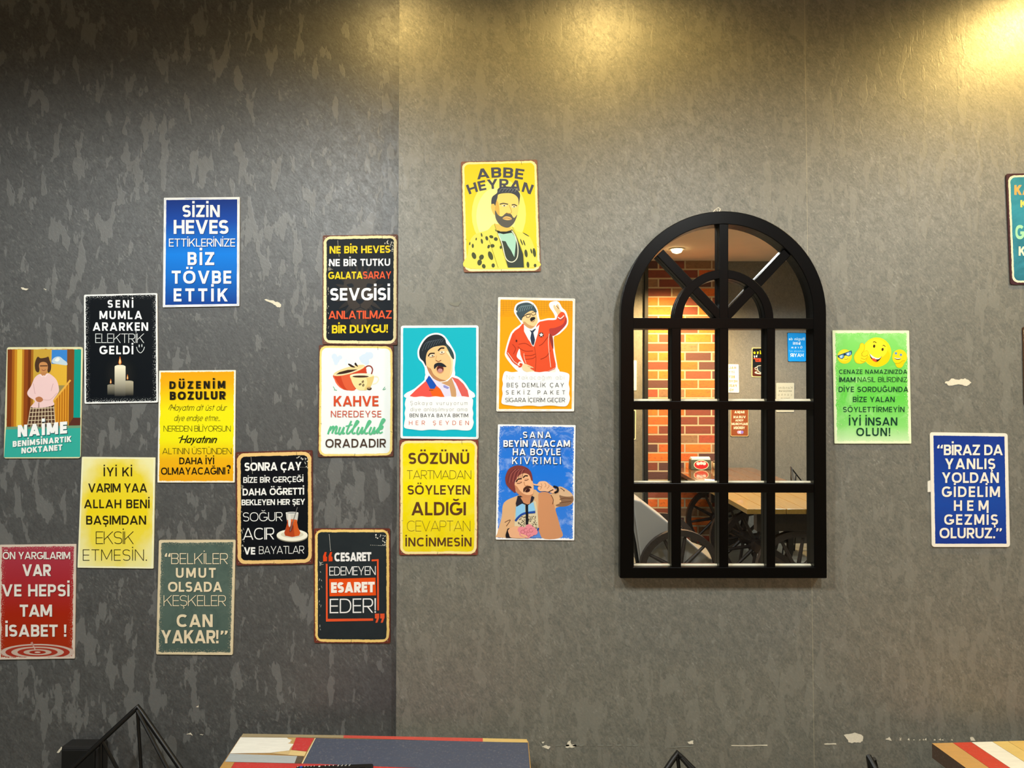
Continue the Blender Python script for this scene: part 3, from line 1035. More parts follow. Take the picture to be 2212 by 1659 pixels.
sign('black tin sign with a glass of tea on a white saucer', [(650, 708), (1247, 693), (1252, 1578), (655, 1590)], Z_D,
     sign_mat([(0, '#0a0d13')], '#eac27a', 0.0125, 0.0009, 150, 0.012, rust=RUST, rw=0.0035, rrad=0.02),
     [('SONRA ÇAY', 720, 1163, 790, 855, .21, t7, {'drop': -6}), ('BİZE BİR GERÇEĞİ', 710, 1177, 903, 948, .17, t7, {'drop': -8}),
      ('DAHA ÖĞRETTİ', 705, 1183, 992, 1046, .2, t7, {'drop': -8}), ('BEKLEYEN HER ŞEY', 697, 1190, 1077, 1122, .19, t7, {'drop': -6}),
      ('SOĞUR', 708, 1015, 1177, 1247, .08, t7, {'drop': -3}), ('ACIR', 708, 950, 1298, 1390, .09, t7, {'drop': -4}),
      ('VE', 715, 803, 1447, 1504, .22, t7), ('BAYATLAR', 832, 1183, 1440, 1500, .08, t7, {'drop': -4})], art_tea, surf=L, wear='#cfccc0', ticks=True, holes=True)

# grey green sign
g8 = '#ead9b6'
gs = {'shadow': (5, 6, '#2e3b35')}
sign('grey green tin sign with cream writing, bottom of the left wall', [(88, 95), (1068, 92), (1030, 1563), (52, 1555)], Z_E,
     sign_mat([(0, '#54665d'), (.5, '#586a61'), (1, '#4c5e56')], '#dccba6', 0.0065, 0.0014, 240, 0.003, mottle='#475851', mamt=.6, speck=.8),
     [('“', 160, 240, 262, 380, .2, g8, gs), ('BELKİLER', 245, 970, 262, 402, .075, g8, gs), ('UMUT', 305, 815, 450, 577, .2, g8, gs), ('OLSADA', 205, 897, 628, 756, .2, g8, gs),
      ('KEŞKELER', 148, 945, 800, 938, .07, g8, gs), ('CAN', 315, 775, 1043, 1206, .2, g8, gs), ('YAKAR!', 115, 850, 1245, 1414, .2, g8, gs), ('”', 872, 968, 1252, 1378, .2, g8, gs)], surf=L, rc=.02)

# black sign with yellow, white and orange writing
def art_mane(A):
    c1, c2, c3 = '#2c2a2a', '#3d3733', '#1a2028'
    for i in range(22):
        a = 2 * PI * i / 22
        x, y = 600 + 330 * math.cos(a), 880 + 400 * math.sin(a)
        A.blob([(600 + 180 * math.cos(a - .13), 880 + 230 * math.sin(a - .13)), (x, y), (600 + 180 * math.cos(a + .13), 880 + 230 * math.sin(a + .13))], c1 if i % 2 else '#33302f')
    A.blob([(390, 760), (470, 620), (600, 590), (730, 620), (820, 760), (790, 950), (720, 1080), (600, 1120), (480, 1080), (420, 950)], c2)
    A.blob([(430, 770), (500, 755), (520, 800), (460, 805)], c3); A.blob([(690, 800), (710, 755), (780, 770), (750, 805)], c3)
    A.blob([(550, 980), (600, 960), (660, 980), (605, 1030)], c3)
    A.line([(605, 1030), (605, 1070), (540, 1100)], 9, c3, smooth=True); A.line([(605, 1070), (670, 1100)], 9, c3)
    A.blob([(480, 1240), (600, 1225), (700, 1245), (660, 1330), (600, 1360), (530, 1330)], '#37322e')
y9 = '#f3d21e'; o9 = '#f05c36'
sign('black tin sign in yellow, white and orange with a faint lion, beside the wall step', [(110, 118), (1105, 105), (1098, 1570), (105, 1560)], Z_F,
     sign_mat([(0, '#151c24')], '#f3e3ae', 0.0105, 0.0009, 150, 0.010, rust='#7d564a', rw=0.0028, rrad=0.02),
     [('NE BİR HEVES', 203, 1005, 262, 360, .2, y9, {'drop': -10}), ('NE BİR TUTKU', 195, 1005, 433, 528, .2, wt, {'drop': -6}),
      ('GALATA', 185, 640, 602, 698, .2, y9, {'drop': -4}), ('SARAY', 645, 1020, 596, 693, .17, o9), ('SEVGİSİ', 210, 1003, 818, 983, .2, '#ffffff', {'drop': -6}),
      ('ANLATILMAZ', 188, 1025, 1120, 1228, .17, o9, {'drop': -8}), ('BİR DUYGU!', 233, 975, 1308, 1417, .2, y9, {'drop': -10})], art_mane, surf=L, wear='#d8d2c0', ticks=True, holes=True)

# white coffee sign
def art_cups(A):
    for x, y, r in ((265, 250, 38), (290, 290, 45), (340, 260, 28), (285, 335, 26), (620, 270, 28), (665, 280, 62), (735, 235, 45), (700, 220, 30), (690, 320, 38)):
        A.ell(x, y, r, r * 1.05, '#d3e3f4')
    A.ell(420, 320, 20, 40, '#e2ecf6')
    A.line([(690, 470), (672, 410), (700, 375), (745, 378), (770, 420), (755, 480)], 17, '#8e3a34', smooth=True)
    A.poly(spline([(253, 490), (270, 560), (310, 630), (370, 678), (440, 696), (520, 690), (590, 650), (660, 560), (690, 470), (668, 374), (560, 430), (400, 475)], 5), '#cc4424')
    A.blob([(253, 490), (285, 560), (340, 640), (390, 680), (340, 660), (280, 590)], '#ea6a48')
    A.blob([(360, 490), (380, 600), (440, 690), (540, 690), (500, 600), (500, 480), (600, 420), (480, 460)], '#de5f3a')
    A.ell(460, 432, 218, 46, '#f1d59a', -16)
    A.poly([(285, 487), (330, 455), (440, 425), (575, 417), (500, 450), (390, 480)], '#3a2418')
    A.line([(255, 492), (400, 478), (560, 432), (668, 374)], 7, '#f6e6c8', smooth=True)
    A.blob([(445, 350), (470, 345), (540, 390), (490, 388)], '#33221a'); A.blob([(530, 345), (545, 328), (560, 345), (578, 382), (545, 368)], '#33221a')
    A.line([(785, 515), (830, 515), (850, 550), (825, 595), (770, 615)], 14, '#f2e8c8', smooth=True)
    A.poly(spline([(480, 490), (490, 560), (520, 630), (570, 685), (640, 697), (710, 685), (760, 620), (785, 500), (640, 500)], 5), '#f2dfa0')
    A.blob([(690, 505), (700, 600), (660, 690), (730, 670), (770, 590), (783, 505)], '#e4ca80')
    A.ell(632, 498, 153, 28, '#f8eccb'); A.ell(612, 513, 108, 14, '#3f281b')
    for x, y, r in ((642, 582, 25), (606, 616, 60), (648, 628, 15)):
        A.ell(x, y, 13, 19, '#4a3020', r)
        A.line([(x - 4, y - 12), (x + 3, y), (x - 3, y + 12)], 4, '#e8d296', smooth=True)
    A.ell(727, 672, 32, 22, '#3c281c'); A.ell(722, 662, 27, 12, '#b49468')
    for p in (((250, 645), (275, 690)), ((262, 690), (300, 695)), ((905, 690), (935, 650)), ((915, 690), (945, 675))):
        A.line(p, 9, '#6cae8e')
def script(A, col):
    k = 24
    def st(p, w=k): A.line(p, w, col, smooth=True)
    # "mutluluk" written with a brush
    st([(180, 1278), (200, 1215), (222, 1170)]); st([(205, 1230), (245, 1175), (255, 1195), (235, 1268)]); st([(240, 1250), (285, 1175), (300, 1195), (278, 1262), (310, 1262)])
    st([(345, 1180), (322, 1255), (345, 1272), (395, 1180)]); st([(395, 1180), (375, 1262), (405, 1262)])
    st([(490, 1100), (440, 1215), (430, 1262), (455, 1266), (480, 1240)]); st([(415, 1172), (505, 1150)], 17)
    st([(470, 1250), (575, 1130), (580, 1105), (555, 1110), (505, 1235), (515, 1268), (545, 1255)])
    st([(590, 1180), (565, 1255), (590, 1270), (640, 1180)]); st([(640, 1180), (622, 1262), (650, 1258)])
    st([(640, 1255), (735, 1130), (742, 1105), (716, 1110), (668, 1235), (680, 1268), (710, 1255)])
    st([(755, 1180), (728, 1255), (755, 1270), (800, 1180)]); st([(800, 1180), (785, 1262), (812, 1255)])
    st([(805, 1250), (920, 1110), (925, 1080), (895, 1095), (830, 1270)]); st([(850, 1215), (905, 1170), (895, 1205), (855, 1220), (868, 1262), (905, 1245)], 19)
sign('white tin sign with red and cream coffee cups, below the lion sign', [(60, 95), (1045, 100), (1045, 1570), (45, 1580)], Z_G,
     sign_mat([(0, '#f0f6f4'), (1, '#f0f6f4')], '#f2d980', 0.008, 0.0012, 60, 0.014, rust='#70463a', rw=0.0025, rrad=0.018),
     [('KAHVE', 258, 850, 770, 906, .19, '#d4502e'), ('NEREDEYSE', 220, 887, 966, 1051, .12, '#c9523e'), ('ORADADIR', 148, 947, 1340, 1454, .16, '#47352c', {'drop': -4})],
     lambda A: (art_cups(A), script(A, '#5cbc8a')), surf=L, ticks=True, holes=True)

# black and orange quote sign
def art_quote(A):
    c = '#e5562c'
    A.poly([(265, 575), (288, 575), (290, 1278), (870, 1272), (870, 1302), (267, 1313)], c)
    A.poly([(850, 520), (940, 516), (944, 1170), (922, 1172), (918, 540), (850, 544)], c)
    A.poly([(308, 768), (900, 752), (907, 978), (312, 990)], '#ea5114')
    for x in (230, 300):
        A.poly([(x, 480), (x + 22, 425), (x + 46, 425), (x + 36, 478), (x + 52, 490), (x + 50, 542), (x + 2, 545)], '#e2481c')
    for x in (892, 960):
        A.poly([(x, 1212), (x + 55, 1210), (x + 55, 1262), (x + 32, 1326), (x + 6, 1328), (x + 22, 1275), (x, 1272)], '#e2562e')
t11 = '#f4f3f0'
sign('black tin sign with orange quote marks and an orange bar', [(112, 125), (1085, 125), (1088, 1592), (115, 1585)], Z_H,
     sign_mat([(0, '#262d30')], '#efcb76', 0.0098, 0.0008, 150, 0.010, rust='#7a3a2c', rw=0.0028, rrad=0.02, mottle='#20262a', mamt=.5),
     [('CESARET', 375, 846, 432, 546, .24, t11, {'drop': -6, 'gmin': .03}), ('EDEMEYEN', 310, 902, 612, 725, .09, t11, {'drop': -8}),
      ('ESARET', 332, 890, 812, 946, .27, '#fbf3e8', {'drop': -8, 'shadow': (6, 6, '#b8380c')}), ('EDER!', 315, 905, 1022, 1207, .085, t11, {'drop': -8})],
     art_quote, surf=L, wear='#e6e2d6', ticks=True, holes=True)

# shared: white paper cloud behind the words on two signs
def cloud(A, x0, y0, x1, y1):
    pts = []
    n = 9
    for i in range(n): pts.append((x0 + 25 + (x1 - x0 - 50) * i / n, y0 + (6 if i % 2 else -4)))
    for i in range(6): pts.append((x1 + (10 if i % 2 else 0) + i * 2, y0 + 25 + (y1 - y0 - 50) * i / 6))
    for i in range(n): pts.append((x1 - 20 - (x1 - x0 - 50) * i / n, y1 + (8 if i % 3 == 1 else -2)))
    for i in range(6): pts.append((x0 - (10 if i % 2 else 0) - 10 + i * 2, y1 - 25 - (y1 - y0 - 50) * i / 6))
    A.blob(pts, '#fbfbf7', 5)

# teal sign with a singing person
def art_singer(A):
    hair = [(345, 470), (350, 400), (400, 300), (470, 230), (560, 203), (640, 220), (690, 270), (705, 320), (760, 380), (800, 460), (803, 530), (770, 500), (735, 430), (690, 355), (600, 355), (520, 375), (455, 430), (432, 520), (436, 622), (400, 560), (360, 520)]
    head = [(432, 520), (450, 430), (510, 375), (600, 350), (695, 352), (750, 430), (787, 520), (790, 600), (780, 700), (750, 770), (690, 815), (620, 825), (540, 790), (480, 720), (440, 620)]
    coat = [(470, 745), (430, 820), (300, 935), (205, 1030), (1010, 1030), (985, 940), (930, 855), (860, 790), (775, 765)]
    A.outline([[(345, 470), (350, 400), (400, 300), (470, 230), (560, 203), (640, 220), (690, 270), (760, 380), (800, 460), (803, 530), (790, 640), (770, 770), (480, 770), (440, 640), (400, 560), (360, 520)], coat], 46, '#fbfbf8')
    A.poly([(470, 745), (430, 820), (300, 935), (205, 1030), (700, 1030), (600, 900)], '#e5554c')
    A.poly([(775, 765), (860, 790), (930, 855), (985, 940), (1005, 1030), (905, 1030), (850, 890)], '#d9605a')
    A.poly([(480, 925), (560, 900), (620, 905), (672, 1028), (530, 1028), (510, 1000)], '#e8621a')
    A.poly([(475, 745), (430, 812), (490, 922), (545, 922), (572, 878), (500, 775)], '#1450b4')
    A.poly([(490, 730), (560, 800), (640, 838), (720, 820), (778, 765), (805, 850), (842, 960), (832, 1028), (760, 1028), (700, 930), (600, 850)], '#c99a6c')
    A.poly([(500, 765), (570, 800), (650, 850), (745, 890), (770, 1028), (680, 1028), (625, 925), (572, 878)], '#dedaf0')
    A.poly([(660, 880), (680, 872), (745, 905), (720, 925), (670, 905)], '#8e8fd0')
    A.poly([(775, 780), (830, 850), (912, 1028), (838, 1028), (830, 930)], '#e2def2')
    A.line([(475, 940), (530, 938)], 8, '#6a2a1c')
    A.blob(head, '#ecc187')
    A.blob([(440, 620), (480, 720), (540, 790), (620, 825), (700, 812), (620, 790), (540, 735), (500, 660), (470, 640)], '#b8835a')
    A.blob([(700, 430), (760, 520), (770, 640), (745, 760), (785, 650), (788, 540), (755, 440)], '#f6dcb0')
    A.blob(hair, '#20282f')
    A.blob([(690, 330), (760, 385), (800, 460), (800, 520), (770, 495), (730, 420)], '#31464a')
    for i in range(8):
        A.line([(385 + i * 36, 420 - i * 16), (420 + i * 36, 330 - i * 10), (480 + i * 30, 290 - i * 6)], 6, '#4e5a66', smooth=True)
    A.line([(465, 492), (490, 455), (550, 452)], 17, '#28201c', smooth=True); A.line([(595, 418), (630, 384), (678, 382)], 19, '#28201c', smooth=True)
    A.ell(512, 482, 34, 15, '#f0e2c8', -14); A.ell(648, 438, 34, 17, '#f0e2c8', -10); A.ell(520, 484, 12, 10, '#6a5a4c'); A.ell(645, 438, 11, 10, '#6a5a4c')
    A.line([(480, 500), (520, 505), (550, 490)], 6, '#9c6c48', smooth=True); A.line([(618, 460), (650, 462), (680, 448)], 6, '#9c6c48', smooth=True)
    A.line([(565, 545), (600, 560), (635, 543)], 10, '#8a5836', smooth=True); A.line([(575, 480), (560, 545)], 6, '#d09c68')
    A.ell(622, 662, 52, 58, '#d79a70'); A.ell(622, 658, 44, 48, '#54201c'); A.ell(622, 678, 32, 26, '#c08a88')
    A.blob([(540, 645), (545, 600), (590, 576), (645, 580), (690, 610), (703, 632), (650, 630), (600, 618), (565, 640), (550, 658)], '#1e242c')
    cloud(A, 165, 1025, 1045, 1465)
g12 = '#7c7c7c'
sign('teal tin sign with a singing moustached person in a red jacket', [(100, 85), (1130, 80), (1130, 1590), (95, 1580)], Z_I,
     sign_mat([(0, '#0fb0c4'), (1, '#12b6ca')], '#f4f6f4', 0.0058, 0.0003, 120, 0.002, inner='#8fb4bc'),
     [('Şakaya vuruyorum', 226, 985, 1083, 1136, .07, g12), ('diye anlaşılmıyor ama', 228, 980, 1166, 1218, .07, g12), ('BEN BAYA BAYA BIKTIM', 218, 992, 1250, 1298, .15, '#33363e'),
      ('HER ŞEYDEN', 208, 1003, 1345, 1401, .12, '#c8583c')], art_singer, rc=.03)

# yellow sign with brown writing
b13 = '#5b3a22'
sign('yellow tin sign with brown writing directly under the teal sign', [(80, 115), (1085, 115), (1080, 1590), (75, 1590)], Z_J,
     sign_mat([(0, '#ecd814'), (.4, '#f4e406'), (1, '#e6cd10')], '#f2df9c', 0.009, 0.001, 90, 0.012, rust='#8a4638', rw=0.0028, rrad=0.018, mottle='#f0e04a', mamt=.5, mscale=20),
     [('SÖZÜNÜ', 195, 970, 283, 427, .19, b13), ('TARTMADAN', 175, 995, 508, 619, .055, b13), ('SÖYLEYEN', 183, 980, 698, 817, .17, b13), ('ALDIĞI', 232, 928, 912, 1082, .18, b13),
      ('CEVAPTAN', 177, 985, 1152, 1286, .04, b13), ('İNCİNMESİN', 155, 1000, 1366, 1479, .175, b13)], ticks=True, holes=True)

# yellow portrait sign
a14 = '#4c505e'
def art_portrait(A):
    A.ell(600, 820, 360, 480, '#f4ea78'); A.ell(560, 850, 260, 380, '#f6f0a0')
    A.items.append((lay_text('ABBE', 312, 918, 200, 335, .2, bend=1700, gmax=.13), a14))
    A.items.append((lay_text('HEYRAN', 200, 1028, 352, 482, .2, bend=1100, gmax=.13), a14))
    A.blob([(545, 950), (450, 1030), (290, 1085), (215, 1180), (188, 1350), (190, 1535), (1088, 1525), (1098, 1400), (1060, 1230), (985, 1095), (840, 1045), (780, 985)], '#e6dc62')
    A.poly([(545, 1020), (640, 1070), (775, 1020), (855, 1150), (920, 1350), (935, 1528), (722, 1530), (640, 1250), (590, 1100)], '#3c4640')
    A.poly([(580, 1075), (770, 1060), (830, 1140), (820, 1260), (805, 1390), (760, 1300), (700, 1210), (625, 1170)], '#a9d8c4')
    A.poly([(620, 1170), (690, 1180), (790, 1380), (700, 1300)], '#3c4640')
    A.poly([(560, 1030), (640, 1050), (770, 1025), (775, 1065), (660, 1085), (575, 1062)], '#2a302c')
    A.poly([(540, 940), (620, 970), (740, 990), (770, 1030), (700, 1050), (620, 1050), (552, 1010)], '#e0c060')
    A.line([(570, 1050), (640, 1200), (690, 1400), (770, 1455), (840, 1400), (852, 1260), (820, 1120), (770, 1040)], 12, '#f0f0d4', smooth=True)
    A.line([(540, 950), (600, 1130), (660, 1330), (720, 1530)], 8, '#a8a030'); A.line([(780, 990), (850, 1150), (925, 1350), (935, 1528)], 8, '#b0a838')
    A.line([(470, 1160), (590, 1530)], 7, '#9c962c')
    for x, y, a, b, r in ((372, 1095, 10, 26, -10), (440, 1140, 18, 30, -15), (500, 1120, 28, 20, 20), (375, 1180, 14, 34, -10), (300, 1150, 9, 18, 10), (560, 1150, 26, 24, 30), (255, 1240, 14, 28, 0),
                          (465, 1250, 16, 26, 20), (515, 1240, 28, 24, 0), (270, 1370, 28, 46, -20), (370, 1390, 30, 36, 30), (490, 1370, 30, 60, -20), (345, 1460, 30, 40, 10), (525, 1500, 22, 28, 0),
                          (400, 1510, 24, 30, -20), (625, 1260, 14, 22, 0), (900, 1190, 8, 46, -22), (935, 1200, 8, 40, -20), (960, 1340, 20, 52, -8), (985, 1490, 18, 40, -5), (1070, 1330, 20, 60, -8), (1030, 1310, 10, 34, -15),
                          (960, 1090, 6, 50, -60), (215, 1210, 8, 22, 10), (1080, 1500, 18, 22, 0)):
        A.ell(x, y, a, b, '#4a5238', r)
    A.blob([(505, 700), (500, 650), (515, 590), (575, 540), (585, 490), (640, 455), (720, 455), (800, 468), (850, 510), (880, 560), (873, 640), (860, 700), (845, 600), (760, 545), (610, 560), (575, 640), (560, 710), (530, 690)], '#454b56')
    A.blob([(505, 690), (540, 690), (555, 760), (545, 830), (515, 790), (497, 730)], '#e6c468')
    A.blob([(555, 700), (580, 610), (605, 555), (760, 545), (848, 600), (860, 700), (848, 800), (800, 930), (720, 990), (625, 960), (562, 870), (548, 780)], '#f2d678')
    A.blob([(555, 700), (575, 640), (600, 700), (610, 820), (600, 900), (562, 860), (548, 780)], '#d6b058')
    A.blob([(550, 770), (590, 830), (640, 850), (700, 805), (760, 820), (800, 870), (842, 830), (800, 935), (720, 998), (620, 965), (560, 880)], '#5d5c58')
    A.blob([(650, 880), (690, 850), (750, 860), (770, 890), (710, 900)], '#e6bc74'); A.line([(655, 878), (710, 872), (765, 888)], 6, '#7a5a3c', smooth=True)
    A.line([(612, 690), (660, 678), (722, 690)], 15, '#4a4a4a', smooth=True); A.line([(770, 700), (805, 695), (840, 712)], 15, '#4a4a4a', smooth=True)
    A.ell(670, 708, 34, 12, '#e4dcc0'); A.ell(800, 722, 30, 12, '#e4dcc0'); A.ell(672, 708, 10, 10, '#4c4a44'); A.ell(802, 722, 9, 9, '#4c4a44')
    A.line([(735, 700), (770, 790), (735, 812), (700, 800)], 7, '#c49a50', smooth=True)
    for i in range(6):
        A.line([(600 + i * 42, 530), (640 + i * 42, 478), (690 + i * 34, 490 + i * 6)], 6, '#7a828c', smooth=True)
sign('yellow tin sign of a bearded person, highest sign near the mirror', [(98, 125), (1108, 98), (1155, 1578), (135, 1590)], Z_K,
     sign_mat([(0, '#f2d52c'), (.5, '#f2d83a'), (1, '#efd030')], '#f6ecac', 0.0082, 0.0008, 120, 0.012, rust='#9a6c56', rw=0.0024, rrad=0.016),
     (), art_portrait, ticks=True, holes=True)

# orange sign with a tracksuit figure
def art_tracksuit(A):
    for i in range(26):
        A.line([(135 + i * 36, 120), (132 + i * 36, 330 - (i % 5) * 26)], 5, '#c98a1e')
    for i in range(9):
        A.line([(135, 130 + i * 24), (1085, 130 + i * 24)], 4, '#c98a1e' if i < 6 else '#dc9614')
    sil = [(340, 290), (335, 230), (360, 180), (430, 150), (510, 150), (570, 190), (605, 260), (620, 350), (650, 400), (760, 378), (860, 372), (870, 320), (840, 260), (800, 200), (800, 165), (850, 150), (890, 160), (930, 230), (985, 290), (1003, 430), (900, 545), (815, 600), (835, 830), (865, 1010), (862, 1070), (480, 1070), (360, 1030), (225, 870), (215, 790), (265, 610), (310, 530), (400, 460), (425, 420)]
    A.outline([sil], 44, '#fbfbf6')
    A.blob([(845, 240), (830, 200), (842, 178), (862, 200), (875, 225), (872, 185), (888, 168), (905, 195), (915, 240), (945, 280), (935, 325), (895, 320), (872, 280)], '#ecc696')
    A.line([(868, 190), (905, 232)], 10, '#8a5a34')
    A.poly(spline([(440, 430), (380, 480), (300, 550), (345, 650), (372, 770), (420, 900), (470, 990), (560, 1064), (760, 1064), (862, 1010), (835, 830), (812, 600), (900, 545), (1000, 430), (985, 300), (935, 272), (885, 325), (862, 375), (760, 380), (680, 395), (640, 410), (600, 480), (575, 730), (500, 620)], 3), '#e2502a')
    A.poly(spline([(305, 545), (265, 620), (215, 790), (230, 870), (375, 1010), (425, 950), (345, 860), (385, 760), (350, 650)], 3), '#d94a28')
    A.blob([(380, 760), (345, 860), (400, 910), (395, 840)], '#fbfbf6')
    A.poly([(745, 1062), (858, 1010), (862, 1075), (760, 1072)], '#efe6dc'); A.line([(750, 1066), (855, 1022)], 9, '#c4402a')
    A.blob([(775, 500), (860, 480), (960, 430), (998, 340), (1003, 430), (900, 545), (815, 590)], '#b23a34')
    A.blob([(770, 560), (820, 600), (830, 760), (800, 700)], '#8e342c')
    for p in (((370, 700), (460, 690), (540, 735)), ((360, 735), (450, 790), (560, 790)), ((440, 850), (530, 850), (590, 830)), ((460, 900), (550, 890), (600, 860)), ((640, 720), (690, 690), (760, 600)), ((660, 900), (740, 860), (790, 780)), ((290, 700), (330, 760), (300, 830))):
        A.line(p, 10, '#a8341c', smooth=True)
    A.line([(775, 560), (765, 700), (795, 1005)], 7, '#f0d8c4', smooth=True); A.line([(440, 820), (445, 880), (470, 955)], 6, '#f0d8c4', smooth=True)
    A.line([(212, 830), (290, 950), (370, 1000)], 7, '#f6efe8'); A.line([(225, 810), (310, 930), (390, 985)], 6, '#f6efe8')
    A.line([(365, 980), (385, 940), (430, 950)], 20, '#efe6e8', smooth=True); A.line([(890, 340), (925, 360), (972, 320)], 12, '#f2e4e0', smooth=True); A.line([(895, 362), (930, 380), (978, 342)], 7, '#8a4a5c', smooth=True)
    A.line([(580, 730), (600, 880), (590, 1060)], 6, '#b03c20', smooth=True)
    A.poly([(440, 440), (520, 490), (600, 480), (645, 440), (625, 560), (572, 728), (500, 640), (442, 530)], '#f6f4f0')
    A.poly([(515, 510), (545, 522), (590, 492), (600, 500), (565, 545), (588, 640), (578, 690), (563, 722), (540, 690), (525, 620), (538, 548)], '#2a3850')
    A.blob([(412, 350), (460, 300), (535, 258), (598, 278), (614, 335), (622, 400), (590, 455), (535, 495), (475, 470), (430, 420)], '#ecc88e')
    A.blob([(430, 420), (475, 470), (535, 495), (590, 455), (560, 460), (500, 440), (450, 400)], '#c89864')
    A.blob([(340, 290), (350, 265), (335, 240), (355, 185), (420, 155), (500, 150), (565, 185), (604, 245), (604, 280), (545, 255), (475, 288), (425, 345), (405, 385), (370, 345)], '#3e5058')
    for i in range(7):
        A.line([(355 + i * 30, 280 - i * 8), (375 + i * 30, 220 - i * 6), (420 + i * 26, 190 - i * 2)], 6, '#7c959c', smooth=True)
    A.line([(412, 345), (470, 312), (520, 300)], 9, '#201c1c'); A.line([(470, 320), (480, 345), (515, 338), (522, 300), (475, 306)], 7, '#201c1c', smooth=True)
    A.line([(540, 295), (555, 316), (595, 302), (590, 272), (545, 280)], 7, '#201c1c', smooth=True); A.line([(520, 300), (540, 292)], 7, '#201c1c')
    A.blob([(522, 368), (540, 345), (580, 340), (590, 362), (555, 390), (530, 390)], '#1e1e20'); A.line([(530, 396), (560, 402), (585, 380)], 6, '#8c4a34', smooth=True)
    A.ell(670, 575, 32, 32, '#4a2420')
    A.poly([(670 + (30 if i % 2 == 0 else 13) * math.sin(PI * i / 5), 575 - (30 if i % 2 == 0 else 13) * math.cos(PI * i / 5)) for i in range(10)], '#f8f4ee')
    A.blob([(415, 985), (450, 960), (500, 975), (570, 1012), (520, 1018), (580, 1062), (480, 1066), (425, 1035)], '#f0d0a4'); A.line([(490, 990), (560, 1016)], 5, '#a87c54')
    A.ell(342, 655, 11, 16, '#501c18')
    cloud(A, 165, 1065, 1030, 1515)
k15 = '#3a3d42'
sign('orange tin sign of a person waving in a red tracksuit', [(98, 75), (1120, 95), (1105, 1590), (75, 1590)], Z_L,
     sign_mat([(0, '#ee9e0c'), (1, '#f2a406')], '#f8f5ea', 0.0062, 0.0003, 160, 0.002, inner='#d9b070'),
     [('Ne takacağım abi', 210, 975, 1110, 1168, .055, '#a4a4a0'), ('BEŞ DEMLİK ÇAY', 212, 972, 1212, 1270, .13, k15), ('SEKİZ PAKET', 202, 985, 1312, 1366, .13, k15),
      ('SİGARA İÇERİM GEÇER', 193, 985, 1410, 1468, .125, k15)], art_tracksuit, rc=.014)

